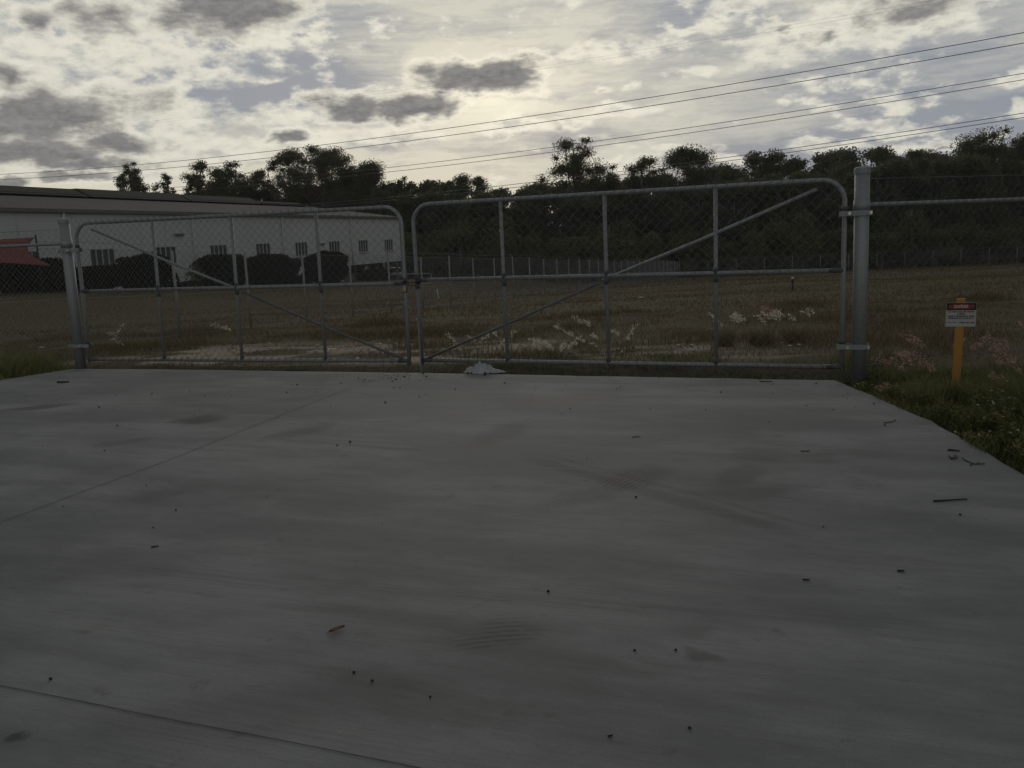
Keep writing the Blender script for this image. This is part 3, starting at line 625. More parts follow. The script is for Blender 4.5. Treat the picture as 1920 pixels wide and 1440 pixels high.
# leafy broadleaf weeds crowding the slab edge
def leafy(x, y, hh, ww, label):
    root = empty('leafy_weed', (x, y, -0.05)); tag(root, label, 'weed', 'leafy weeds along the right slab edge')
    mb = MB(); lv = []
    for i in range(16):
        a = random.uniform(0, 6.28); r_ = random.uniform(.1, 1) * ww; tip = Vector((math.cos(a) * r_, math.sin(a) * r_, hh * random.uniform(.3, 1.0) * (1.15 - .5 * r_ / ww))); mid = Vector((tip.x * .45, tip.y * .45, tip.z * .65))
        mb.tube([(0, 0, 0), mid, tip], [.0035, .0025, .0015], 4)
        for j in range(14): lv.append(mid.lerp(tip, random.uniform(-.5, 1.05)))
    mb.build('stem', M['stem'], root)
    L = np.array([tuple(v) for v in lv]) + rng.normal(0, .012, (len(lv), 3)); k = len(L); d1 = rng.normal(0, 1, (k, 3)); d1[:, 2] = np.abs(d1[:, 2]) * .5; d1 /= np.linalg.norm(d1, axis=1)[:, None]; d2 = np.cross(d1, rng.normal(0, 1, (k, 3))); d2 /= np.linalg.norm(d2, axis=1)[:, None]
    s1 = rng.uniform(.35, .95, (k, 1))
    V_ = np.stack([L, L + d1 * .018 * s1 + d2 * .010 * s1, L + d1 * .042 * s1, L + d1 * .018 * s1 - d2 * .010 * s1], 1).reshape(-1, 3)
    np_mesh('foliage', V_, np.arange(k * 4).reshape(-1, 4), M['green'], root, {'tint': np.repeat(np.clip(rng.normal(.45, .3, k), 0, 1), 4)})
for i, (x_, y_, hh, ww) in enumerate([(3.30, 5.35, .16, .20), (3.40, 5.75, .22, .24), (3.50, 6.25, .20, .24), (3.52, 6.75, .24, .26), (3.50, 7.25, .18, .22), (3.58, 7.75, .20, .22), (3.50, 8.2, .14, .18), (3.75, 6.45, .30, .28), (3.85, 7.1, .30, .28), (3.42, 4.9, .24, .24), (3.95, 7.9, .22, .24), (3.7, 5.5, .30, .28)]):
    leafy(x_, y_, hh * 1.3, ww, 'low leafy green weed crowding over the right edge of the slab')

# ------------------------------------------------------------------ chain-link helper
def wires(name, segs, r, m_, parent=None):
    S = np.array(segs, float)
    a, b = S[:, 0], S[:, 1]; d = b - a; d /= np.linalg.norm(d, axis=1)[:, None] + 1e-9
    ref = np.where(np.abs(d[:, 2:3]) > .9, np.array([[1., 0, 0]]), np.array([[0, 0, 1.]]))
    x = np.cross(d, ref); x /= np.linalg.norm(x, axis=1)[:, None]; y = np.cross(d, x)
    vs = []
    for e in (a, b):
        for k in range(4):
            an = k * math.pi / 2; vs.append(e + (x * math.cos(an) + y * math.sin(an)) * r)
    V_ = np.stack(vs, 1).reshape(-1, 3); n_ = len(S); k = np.arange(n_)[:, None] * 8
    F_ = np.concatenate([k + np.array([[j, (j + 1) % 4, 4 + (j + 1) % 4, 4 + j]]) for j in range(4)], 0)
    return np_mesh(name, V_, F_, m_, parent)
def weave_in(o, mb):
    """adds the wire ties to the netting they belong to"""
    b_ = bmesh.new(); b_.from_mesh(o.data); t_ = bpy.data.meshes.new('ties'); t_.from_pydata(mb.V, [], mb.F); b_.from_mesh(t_); b_.to_mesh(o.data); b_.free(); bpy.data.meshes.remove(t_)
def clip_diag(w, h, k, sgn):
    """line a = k + sgn*b clipped to 0<=a<=w, 0<=b<=h"""
    b0, b1 = 0.0, h
    if sgn > 0: b0 = max(b0, -k); b1 = min(b1, w - k)
    else: b0 = max(b0, k - w); b1 = min(b1, k)
    return ((k + sgn * b0, b0), (k + sgn * b1, b1)) if b1 - b0 > 1e-3 else None
def link_segs(w, h, pitch, fn, piece=0.6, spikes=0.0, sag=0.004):
    segs = []
    k = -h
    while k < w + h:
        for sgn in (1, -1):
            c_ = clip_diag(w, h, k, sgn)
            if c_ is None: continue
            (a0, b0), (a1, b1) = c_; n_ = max(1, int((b1 - b0) / piece))
            for i in range(n_):
                q0 = fn(a0 + (a1 - a0) * i / n_, b0 + (b1 - b0) * i / n_); q1 = fn(a0 + (a1 - a0) * (i + 1) / n_, b0 + (b1 - b0) * (i + 1) / n_)
                off = GN * (0.002 * sgn)
                segs.append((tuple(Vector(q0) + off), tuple(Vector(q1) + off)))
        k += pitch
    if spikes:
        a = pitch * .5
        while a < w - pitch * .3:
            for sg in (-1, 1):
                segs.append((tuple(fn(a, h)), tuple(Vector(fn(a + sg * .018, h)) + Vector((0, 0, spikes * random.uniform(.7, 1.15))))))
            a += pitch
    return segs

# ------------------------------------------------------------------ gate posts
def gate_post(name, p, h, r, label):
    root = empty(name, (p.x, p.y, -0.05)); tag(root, label, 'gate post', 'gate posts')
    mb = MB(); mb.tube([(0, 0, 0), (0, 0, h + .03)], r, 24); o = mb.build('tube', M['galv'], root, True)
    o.data.polygons[-1].use_smooth = False
    cp = MB(); cp.lathe([(r + .006, h - .025), (r + .007, h + .025), (r + .005, h + .034), (r * .8, h + .045), (r * .25, h + .05), (.001, h + .051)], n=24); cp.build('cap', M['galv'], root, False)
    nb = MB(); nb.lathe([(.012, h + .045), (.012, h + .062), (.001, h + .066)], n=8); nb.build('cap_nut', M['bolt'], root)
    return root
gate_post('gate_post', PL, 2.155, .073, 'thick galvanised gate post standing in front of the warehouse')
gate_post('gate_post', PR, 2.165, .073, 'thick galvanised gate post standing nearest the yellow sign')

# ------------------------------------------------------------------ gate leaves
def leaf(bo, bi, ti, to, fr, bottom_z, post, label, inner_bolt):
    """corners: bottom outer, bottom inner, top inner, top outer (Vectors)"""
    root = empty('swing_gate', (bo.x, bo.y, tz(bo.x, bo.y))); O = Vector(root.location)
    tag(root, label, 'gate', 'leaves of the double gate')
    def Pt(s, t): return (bo.lerp(bi, s)).lerp(to.lerp(ti, s), t) - O
    Wd = (bi - bo).length; Ht = (to - bo).length
    # outer frame with bent top corners
    rc = 0.23; pts = [Pt(0, -0.01), Pt(0, .45), Pt(0, 1 - rc / Ht)]
    for k in range(1, 8):
        a = k / 8 * math.pi / 2; pts.append(Pt((rc - rc * math.cos(a)) / Wd, 1 - (rc - rc * math.sin(a)) / Ht))
    pts += [Pt(rc / Wd, 1), Pt(.3, 1), Pt(.6, 1.0), Pt(1 - rc / Wd, 1)]
    for k in range(1, 8):
        a = k / 8 * math.pi / 2; pts.append(Pt(1 - (rc - rc * math.sin(a)) / Wd, 1 - (rc - rc * math.cos(a)) / Ht))
    pts += [Pt(1, 1 - rc / Ht), Pt(1, .45), Pt(1, -0.02)]
    mb = MB(); mb.tube(pts, .0245, 14)
    fo = mb.build('frame', M['galv'], root, True)
    tb = .012
    mb = MB(); mb.tube([Pt(.0, tb), Pt(1, tb)], .0235, 12); mb.build('bottom_rail', M['galv'], root, True)
    tm = (fr['mid'] - bo.z) / (to.z - bo.z)
    mb = MB(); mb.tube([Pt(.0, tm), Pt(1, tm)], .0235, 12); mb.build('middle_rail', M['galv'], root, True)
    for s_ in fr['up']:
        mb = MB(); mb.tube([Pt(s_, tb), Pt(s_, 1)], .0215, 12); mb.build('upright', M['galv'], root, True)
    # brace from the top outer corner to the bottom inner corner, behind the uprights
    off = GN * 0.0
    mb = MB(); mb.tube([Pt(.055, .955) + off, Pt(.3, .955 + (tb + .01 - .955) * (.3 - .055) / .93) + off, Pt(.52, .5) + off], .0185, 10); mb.build('brace', M['galv'], root, True)
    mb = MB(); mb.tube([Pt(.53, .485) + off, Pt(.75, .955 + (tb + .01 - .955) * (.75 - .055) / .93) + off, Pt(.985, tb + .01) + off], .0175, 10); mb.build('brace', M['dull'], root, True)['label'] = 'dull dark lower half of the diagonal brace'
    # dark painted weld sleeves
    for (s_, t_, ds, dt, ll) in [(0, tm, 1, 0, .14), (1, tm, -1, 0, .14), (0, tb, 1, 0, .15), (1, tb, -1, 0, .15), (1, tm, 0, -1, .12), (1, tm, 0, 1, .08)] + [(q, tm, 0, -1, .10) for q in fr['up']] + [(q, tm, 0, 1, .06) for q in fr['up']] + [(q, tb, 0, 1, .08) for q in fr['up']]:
        mb = MB(); a = Pt(s_, t_); b = Pt(s_ + ds * ll / Wd, t_ + dt * ll / Ht); d_ = (b - a).normalized()
        mb.tube([a, a.lerp(b, .6), b], [.0275, .0268, .0245], 12); mb.build('weld_sleeve', M['weld'], root, True)
    # chain-link on the camera side, tied round the rails
    fo_ = GN * -0.032
    def fn(a, b): return Pt(a / Wd, (b + .0) / Ht) + fo_
    segs = link_segs(Wd, Ht + .01, .112, fn, .6, .045)
    wm = wires('wire_mesh', segs, .0018, M['wire'], root)
    mb = MB()
    for tt in (tb, tm, 1):
        a = .056
        while a < Wd - .03:
            if not (tt == 1 and (a < rc or a > Wd - rc)) and (tt != tm or random.random() < .5):
                ctr = Pt(a / Wd, tt); uu = (Pt(a / Wd + .01, tt) - ctr).normalized(); up_ = Vector((0, 0, 1)); fw_ = uu.cross(up_)
                loop = [ctr + (up_ * math.sin(q) + fw_ * math.cos(q)) * .0275 + uu * (.010 * math.sin(q * .5)) for q in [k * math.pi / 4 for k in range(8)]]
                mb.tube(loop, .0042, 4, close=True)
            a += .112
    weave_in(wm, mb)
    # strap hinges round the post
    pc = Vector((post.x, post.y, 0)) - O
    for hz in (fr['hinge']):
        t_ = (hz - bo.z) / (to.z - bo.z); g = Pt(0, t_); hb = MB()
        for sg in (-1, 1):
            side = GN * (sg * .078); sideg = GN * (sg * .030)
            dv = Vector((g.x - pc.x, g.y - pc.y, 0)).normalized()
            A_ = [pc + side - dv * .10, pc + side + dv * .03, g + sideg + dv * .055]
            for (p, q) in zip(A_[:-1], A_[1:]):
                p = Vector((p.x, p.y, g.z)); q = Vector((q.x, q.y, g.z)); tk = GN * .0045
                hb.hexa([p - tk - Vector((0, 0, .026)), q - tk - Vector((0, 0, .026)), q + tk - Vector((0, 0, .026)), p + tk - Vector((0, 0, .026))], [p - tk + Vector((0, 0, .026)), q - tk + Vector((0, 0, .026)), q + tk + Vector((0, 0, .026)), p + tk + Vector((0, 0, .026))])
        ho = hb.build('hinge', M['galv'], root)
        for q in (-.088, .115):
            bb = MB(); c_ = pc + dv * q; c_ = Vector((c_.x, c_.y, g.z)); pass
            bb.tube([c_ - GN * .102, c_ - GN * .088, c_ - GN * .0875, c_ + GN * .10], [.017, .017, .010, .010], 6)
            bb.build('hinge_bolt', M['bolt'], ho)
        cl_ = MB(); cl_.tube([g + Vector((0, 0, .032)), g + Vector((0, 0, .075))], .032, 12); cl_.build('collar', M['weld'], root, True)
    if inner_bolt:
        g = Pt(1, 0); ib = MB(); c_ = g - GN * .045
        ib.tube([c_ + Vector((0, 0, .55)), c_ + Vector((0, 0, -.12))], .009, 8); ib.tube([c_ + Vector((0, 0, .55)), c_ + Vector((0, 0, .55)) - GN * .06], .009, 8)
        ib.build('drop_bolt', M['galv'], root)
    return Pt, O
LB = (Vector((-6.115, 13.01, .105)), Vector((-1.285, 11.31, .105)), Vector((-1.275, 11.31, 2.045)), Vector((-6.085, 13.01, 2.07)))
RB = (Vector((3.475, 9.375, .09)), Vector((-1.12, 11.29, .11)), Vector((-1.13, 11.29, 2.055)), Vector((3.485, 9.375, 2.05)))
from bpy_extras.object_utils import world_to_camera_view
bpy.context.view_layer.update()
leaf(*LB, dict(up=(.262, .513, .765), mid=1.115, hinge=(1.70, .33)), .1, PL, 'chain-link gate leaf in front of the warehouse', False)
leaf(*RB, dict(up=(.262, .51, .765), mid=1.125, hinge=(1.70, .33)), .1, PR, 'chain-link gate leaf in front of the dark forest', True)

# padlocked chain joining the two leaves
root = empty('padlock_chain', (-1.20, 11.28, 1.10)); tag(root, 'short chain with brass padlock joining the meeting uprights of the gate', 'padlock')
cb = MB(); pth = []
for k in range(26):
    a = k / 26 * 2 * math.pi; ctr = Vector((math.cos(a) * .115, math.sin(a) * .05 - .0, .012 * math.cos(2 * a))); 
    ctr = GU * (math.cos(a) * .118) + GN * (math.sin(a) * .045) + Vector((0, 0, -.02 * math.sin(a) + .01 * math.cos(2 * a)))
    tg = (GU * (-math.sin(a)) * .118 + GN * (math.cos(a) * .045)).normalized(); sd_ = Vector((0, 0, 1)) if k % 2 else tg.cross(Vector((0, 0, 1))).normalized()
    cb.tube([ctr + tg * (math.cos(q) * .019) + sd_ * (math.sin(q) * .009) for q in [j * math.pi / 4 for j in range(8)]], .0035, 5, close=True)
cb.build('chain', M['black'], root)
pb = MB(); c0 = -GU * .07 - GN * .055 + Vector((0, 0, -.075)); rzg = math.atan2(GU.y, GU.x)
pb.box(c0, (.045, .02, .042), rzg); po = pb.build('lock_body', M['brass'], root)
bmod = po.modifiers.new('bevel', 'BEVEL'); bmod.width = .004; bmod.segments = 2
sb = MB(); sb.tube([c0 + GU * .014 * math.cos(q) + Vector((0, 0, .021 + .03 * max(0, math.sin(q)))) for q in [j * math.pi / 8 for j in range(9)]], .004, 6); sb.build('shackle', M['bolt'], root)

# ------------------------------------------------------------------ fences that carry on from the gate posts
def side_fence(a, b, label, grp, top=2.04, rail=1.78):
    root = empty('chain_link_fence', (a.x, a.y, tz(a.x, a.y) - .04)); O = Vector(root.location); tag(root, label, 'fence')
    d_ = (b - a); L_ = d_.length; d_.normalize(); nn = Vector((-d_.y, d_.x, 0))
    def fn(u_, z_): p = a + d_ * u_; return Vector((p.x, p.y, z_ + .05)) - O
    mb = MB(); r0 = fn(.09, rail - .05); mb.tube([r0, fn(.14, rail - .05), fn(L_, rail - .05)], [.018, .0225, .0225], 12); mb.build('rail', M['galv'], root, True)
    mb = MB(); mb.tube([fn(.0, rail - .11), fn(.0, rail - .0)], .08, 18); mb.build('rail_clamp', M['galv'], root, True)
    sg = link_segs(L_ - .1, top - .1, .112, lambda u_, z_: fn(u_ + .1, z_) - nn * .03, .7, .045)
    wm = wires('wire_mesh', sg, .0018, M['wire'], root)
    for z_ in (top - .05, .98, .08):
        mb = MB(); mb.tube([fn(L_ * i / 12, z_) - nn * .034 for i in range(13)], .0028, 5); mb.build('strand', M['wire'], root)
    mb = MB()
    u_ = .2
    while u_ < L_:
        ctr = fn(u_, rail - .05); loop = [ctr + (Vector((0, 0, 1)) * math.sin(q) + nn * math.cos(q)) * .0265 + d_ * (.014 * math.sin(q)) for q in [k * math.pi / 4 for k in range(8)]]
        mb.tube(loop, .0035, 4, close=True); u_ += .112
    weave_in(wm, mb)
    for u_ in (3.0,):
        mb = MB(); p = fn(u_, 0); mb.tube([p + nn * .03 + Vector((0, 0, -.1)), p + nn * .03 + Vector((0, 0, top))], .025, 12); mb.build('post', M['galv'], root, True)
side_fence(PR, PR + Vector((2.1, .75, 0)).normalized() * 6.2, 'near chain-link fence starting at the gate post and passing behind the yellow sign', None)
side_fence(PL, PL + Vector((-1.0, .10, 0)).normalized() * 6.2, 'near chain-link fence crossing in front of the red shade sail', None, 2.0, 1.80)

# boundary fences far across the field
M['oldgalv'] = simple('old_galvanised', (0.30, 0.305, 0.31), 0.6, 0.3)
M['farwire'] = simple('far_wire', (0.22, 0.235, 0.27), 0.6, 0.3)
def far_fence(name, a, d_, step, n_, label, h=2.1, pitch=.11):
    root = empty(name, (a.x, a.y, tz(a.x, a.y))); O = Vector(root.location); tag(root, label, 'fence')
    zs = [tz(a.x + d_.x * step * i, a.y + d_.y * step * i) for i in range(n_ + 1)]
    def fn(u_, z_):
        i = min(n_ - 1, max(0, int(u_ / step))); f_ = u_ / step - i
        return Vector((a.x + d_.x * u_, a.y + d_.y * u_, zs[i] * (1 - f_) + zs[i + 1] * f_ + z_)) - O
    for i in range(n_ + 1):
        mb = MB(); p = fn(i * step, 0); ln_ = Vector((random.uniform(-.02, .02), random.uniform(-.02, .02), 0))
        mb.tube([p - Vector((0, 0, .15)), p + ln_ + Vector((0, 0, h + random.uniform(-.03, .05)))], .032, 8); mb.build('post', M['oldgalv'], root, True)
    sg = link_segs(step * n_, h - .08, pitch, lambda u_, z_: fn(u_, z_ + .04), 3.0)
    wires('wire_mesh', sg, .0024, M['farwire'], root)
    for z_ in (h - .02, h * .5, .06, h + .12):
        mb = MB(); mb.tube([fn(i * step, z_) for i in range(n_ + 1)], .004, 5); mb.build('strand', M['oldgalv'], root)
FD = Vector((.31, .95, 0)).normalized()
far_fence('boundary_fence', Vector((-9.93, 16.35, 0)), FD, 3.0, 33, 'long chain-link boundary fence running away from beside the warehouse to the forest corner')
FE = Vector((-9.93, 16.35, 0)) + FD * 99.0
far_fence('boundary_fence', FE + Vector((.25, 0.1, 0)), Vector((1, 0.01, 0)).normalized(), 3.45, 17, 'chain-link boundary fence across the far end of the field at the forest foot')

# ------------------------------------------------------------------ gas pipeline marker
M['yellow'] = simple('yellow_marker', (0.42, 0.205, 0.03), 0.6, var=0.15)
M['signw'] = simple('sign_white', (0.43, 0.43, 0.42), 0.6, var=0.06)
M['signk'] = simple('sign_black', (0.012, 0.012, 0.012), 0.45)
M['signr'] = simple('sign_red', (0.24, 0.025, 0.03), 0.45, var=0.1)
root = empty('marker_post', (4.22, 8.44, -0.05)); tag(root, 'yellow gas pipeline marker post with white danger sign on the green verge', 'sign')
RZS = R(-24); lean = Vector((.012, 0, 1))
mb = MB()
b_ = [Vector((math.cos(RZS) * x - math.sin(RZS) * y, math.sin(RZS) * x + math.cos(RZS) * y, 0)) for x, y in ((-.036, -.022), (.036, -.022), (.036, .022), (-.036, .022))]
mb.hexa([v for v in b_], [v + Vector((.022, 0, .912)) for v in b_])
po = mb.build('post', M['yellow'], root); q_ = po.modifiers.new('bevel', 'BEVEL'); q_.width = .006; q_.segments = 2
sx = Vector((math.cos(RZS), math.sin(RZS), 0)); sy = Vector((math.sin(RZS), -math.cos(RZS), 0))      # sy faces the camera
sc0 = Vector((.024, 0, .762)) + sy * .024
def sp(x, z, off=0.0): return sc0 + sx * (x + z * .015) + Vector((0, 0, z)) + sy * off
def plate(name, x0, x1, z0, z1, o0, o1, m_, par):
    mb = MB(); mb.hexa([sp(x0, z0, o1), sp(x1, z0, o1), sp(x1, z0, o0), sp(x0, z0, o0)], [sp(x0, z1, o1), sp(x1, z1, o1), sp(x1, z1, o0), sp(x0, z1, o0)]); return mb.build(name, m_, par)
board = plate('sign_board', -.127, .127, -.112, .112, 0, .004, M['signw'], root)
plate('header', -.1255, .1255, .0405, .1105, .004, .0048, M['signk'], board)
mb = MB(); ov = [sp(.112 * math.cos(a), .0755 + .026 * math.sin(a), .0054) for a in [k / 28 * 2 * math.pi for k in range(28)]]; ov2 = [v - sy * .0008 for v in ov]
mb.add(ov + ov2, [tuple(range(28))] + [(j, (j + 1) % 28, 28 + (j + 1) % 28, 28 + j) for j in range(28)]); mb.build('danger_oval', M['signr'], board)
def lettering(txt, x, z, size, m_, off, width=None, align='CENTER'):
    cu = bpy.data.curves.new('lettering', 'FONT'); cu.body = txt; cu.size = size; cu.align_x = align; cu.align_y = 'CENTER'; cu.extrude = .0002; cu.offset = size * .055
    to = bpy.data.objects.new('lettering', cu); COL.objects.link(to); bpy.context.view_layer.update()
    me = bpy.data.meshes.new_from_object(to.evaluated_get(bpy.context.evaluated_depsgraph_get())); bpy.data.objects.remove(to)
    xs = [v.co.x for v in me.vertices]; f_ = width / (max(xs) - min(xs)) if width else 1.0
    for v in me.vertices:
        p = sp(x + v.co.x * f_, z + v.co.y, off + v.co.z); v.co = p
    me.materials.append(m_); o = bpy.data.objects.new('lettering', me); COL.objects.link(o); o.parent = board
lettering('DANGER', 0, .0755, .032, M['signw'], .0058, .125)
lettering('DO NOT DIG OR WORK', 0, .026, .0175, M['signk'], .0044, .225)
lettering('BURIED', 0, .006, .0185, M['signk'], .0044, .066)
lettering('HIGH PRESSURE GAS', 0, -.015, .0175, M['signk'], .0044, .222)
lettering('PIPELINE IN VICINITY', 0, -.0345, .0175, M['signk'], .0044, .215)
lettering('!', 0, -.052, .014, M['signk'], .0044)
lettering('1800 427 532', .052, -.0755, .0165, M['signk'], .0044, .13)
plate('rule', -.121, -.032, -.0765, -.0725, .0042, .0046, M['signk'], board)
bl = MB()
for z_ in (.09, -.095): bl.tube([sp(0, z_, .003), sp(0, z_, .0085)], .005, 8)
bl.build('bolt', M['bolt'], board)

# ------------------------------------------------------------------ warehouse
m_, n = mat('painted_wall'); ob = n.add('ShaderNodeTexCoord').outputs['Object']
nz = n.noise(n.v('MULTIPLY', ob, (.25, .25, .12)), 1.0, 5.0, .6)[0]; stn = n.noise(n.v('MULTIPLY', ob, (1.6, 1.6, .10)), 1.0, 4.0, .6)[0]
c = n.mix(nz, (.54, .555, .56), (.67, .685, .69)); c = n.mix(n.m('MULTIPLY', n.sstep(stn, .55, .8), .35), c, (.28, .285, .28))
finish(n, pbsdf(n, c, .7, 0, .3)); M['wall'] = m_
m_, n = mat('sheet_roof'); ob = n.add('ShaderNodeTexCoord').outputs['Object']
rx = n.sep(ob)[0]; rib = n.m('SINE', n.m('MULTIPLY', rx, 2 * math.pi / .76)); nz = n.noise(ob, .5, 4.0)[0]
finish(n, pbsdf(n, n.mix(nz, (.085, .083, .082), (.125, .122, .12)), .85, 0.0, .2, rib, .5, .03)); M['roof'] = m_
M['vent'] = simple('ridge_vent', (.082, .08, .079), .9, 0, .15, scale=.6)
M['gutter'] = simple('gutter', (.24, .24, .24), .5, .2)
M['pipe'] = simple('downpipe', (.62, .62, .60), .5)
M['frame'] = simple('window_frame', (.52, .53, .53), .55)
M['shadow'] = simple('painted_shade', (.045, .044, .044), .95, spec=.1)
m_, n = mat('window_glass'); ob = n.add('ShaderNodeTexCoord').outputs['Object']
finish(n, pbsdf(n, n.mix(n.noise(ob, .7)[0], (.06, .066, .072), (.10, .106, .112)), .3, 0, .5)); M['glass'] = m_

BU = Vector((.299, .9543, 0)); brz = math.atan2(BU.y, BU.x)
wh = empty('warehouse', (-28.78, 52.61, 0), brz)
tag(wh, 'long pale grey warehouse with low sheet roof, raised on columns at its far end', 'building')
S0, S1, ZT, ZB, UC = -14.0, 55.5, 4.5, -.44, 41.0
WIN = [(.21 + 6.37 * k, 2.46 + 6.37 * k) for k in range(-2, 9)]; WZ0, WZ1 = .80, 2.08
mb = MB()
def wbox(s0, s1, z0, z1, d0=0.0, d1=.18): mb.box(((s0 + s1) / 2, (d0 + d1) / 2, (z0 + z1) / 2), (s1 - s0, d1 - d0, z1 - z0))
wbox(S0, S1, WZ1, ZT); wbox(S0, UC, -4.2, ZB); wbox(S0, S1, ZB, WZ0)
prev = S0
for (a, b) in WIN: wbox(prev, a, WZ0, WZ1); prev = b
wbox(prev, S1, WZ0, WZ1)
wbox(S1 - .18, S1, ZB, ZT, .18, 28)
wbox(S0, S0 + .18, -2, ZT, .18, 28); wbox(S0, S1, -4.2, ZT, 27.8, 28)
wbox(S0 + .2, S1 - .2, ZB, ZB + .2, .18, 27.8)
wbox(UC - .2, UC, -4.2, ZB, .18, 12); wbox(UC, S1, -4.6, ZB, 8.0, 8.2)
# gable triangles
for s_ in (S0, S1 - .18):
    mb.add([(s_, 0, ZT), (s_ + .18, 0, ZT), (s_ + .18, 28, ZT), (s_, 28, ZT), (s_, 14, 6.55), (s_ + .18, 14, 6.55)], [(0, 1, 5, 4), (3, 4, 5, 2), (0, 4, 3), (1, 2, 5), (0, 3, 2, 1)])
wall = mb.build('wall', M['wall'], wh)
mb = MB()
for d0, z0, d1, z1 in ((-.12, ZT - .02, 14.0, 6.60), (14.0, 6.60, 28.4, ZT - .06)):
    mb.hexa([(S0 - .3, d0, z0), (S1 + .25, d0, z0), (S1 + .25, d1, z1), (S0 - .3, d1, z1)], [(S0 - .3, d0, z0 + .10), (S1 + .25, d0, z0 + .10), (S1 + .25, d1, z1 + .10), (S0 - .3, d1, z1 + .10)])
roof = mb.build('roof', M['roof'], wh)
# long ridge ventilators with a throat block coloured dark for the shade under the hood
for i, (a, b, dz_) in enumerate([(-13, 5.6, .02), (6.0, 18.9, 0), (19.3, 31.9, .06), (32.3, 44, .02), (44.3, 53.8, -.28)]):
    mb = MB(); zt = 7.02 + dz_
    mb.hexa([(a, 10.6, 6.34), (b, 10.6, 6.34), (b, 17.4, 6.34), (a, 17.4, 6.34)], [(a, 12.0, zt), (b, 12.0, zt), (b, 16.0, zt), (a, 16.0, zt)])
    mb.hexa([(a, 10.9, 6.56), (b, 10.9, 6.56), (b, 17.1, 6.56), (a, 17.1, 6.56)], [(a, 10.9, 6.62), (b, 10.9, 6.62), (b, 17.1, 6.62), (a, 17.1, 6.62)]) if False else None
    v_ = mb.build('ridge_vent', M['vent'], roof)
    tb_ = MB(); tb_.box(((a + b) / 2, 12.0, 6.36), (b - a - .2, 2.2, .30)); tb_.build('vent_throat', M['shadow'], roof)
mb = MB(); mb.hexa([(S0 - .3, -.26, ZT - .14), (S1 + .25, -.26, ZT - .14), (S1 + .25, -.13, ZT - .14), (S0 - .3, -.13, ZT - .14)], [(S0 - .3, -.29, ZT + .04), (S1 + .25, -.29, ZT + .04), (S1 + .25, -.13, ZT + .04), (S0 - .3, -.13, ZT + .04)])
mb.build('gutter', M['gutter'], roof)
for s_ in (4.59, 17.31, 30.0, 43.2, -8.2):
    mb = MB(); mb.tube([(s_, -.14, ZT - .14), (s_, -.10, ZT - .4), (s_, -.09, 2.4), (s_, -.08, -1.6 if s_ < 41 else -.5)], .085, 10); mb.build('downpipe', M['pipe'], wh, True)
mb = MB(); mb.tube([(36.5, -.05, ZT - .3), (36.5, -.05, .2)], .04, 8); mb.build('conduit', M['gutter'], wh, True)
for (a, b) in WIN:
    if b < -4: continue
    mb = MB(); w_ = .042
    for s0, s1, z0, z1 in [(a, b, WZ1 - w_, WZ1), (a, b, WZ0, WZ0 + w_), (a, a + w_, WZ0 + w_, WZ1 - w_), (b - w_, b, WZ0 + w_, WZ1 - w_)] + [(a + (b - a) * k / 4 - w_ / 2, a + (b - a) * k / 4 + w_ / 2, WZ0 + w_, WZ1 - w_) for k in (1, 2, 3)]:
        mb.box(((s0 + s1) / 2, .03, (z0 + z1) / 2), (s1 - s0, .09, z1 - z0))
    fr_ = mb.build('window', M['frame'], wh)
    pb = MB(); pb.box(((a + b) / 2, .10, (WZ0 + WZ1) / 2), (b - a - .02, .02, WZ1 - WZ0 - .02)); pb.build('pane', M['glass'], fr_)
    sb = MB(); sb.box(((a + b) / 2, -.06, WZ0 - .03), (b - a + .2, .14, .05)); sb.build('sill', M['frame'], fr_)
for (s_, z_) in ((15.99, 2.95), (37.19, 1.86)):
    mb = MB(); mb.box((s_ - .35, -.12, z_), (1.0, .22, .10)); mb.box((s_ + .12, -.04, z_ - .02), (.10, .08, .22)); mb.build('wall_lamp', M['gutter'], wh)
for (s_, d_) in [(42.4, .1), (45.7, 1.0), (48.8, .8), (52.0, .6), (54.9, .3), (45, 5), (50, 5)]:
    mb = MB(); mb.box((s_, d_, -2.4), (.22, .22, 3.9)); mb.build('column', M['gutter'], wh)
mb = MB(); mb.tube([(50.6, -.03, -.44), (50.65, -.03, -.85), (50.8, -.03, -1.0)], .05, 8); mb.build('drain_stub', M['pipe'], wh)

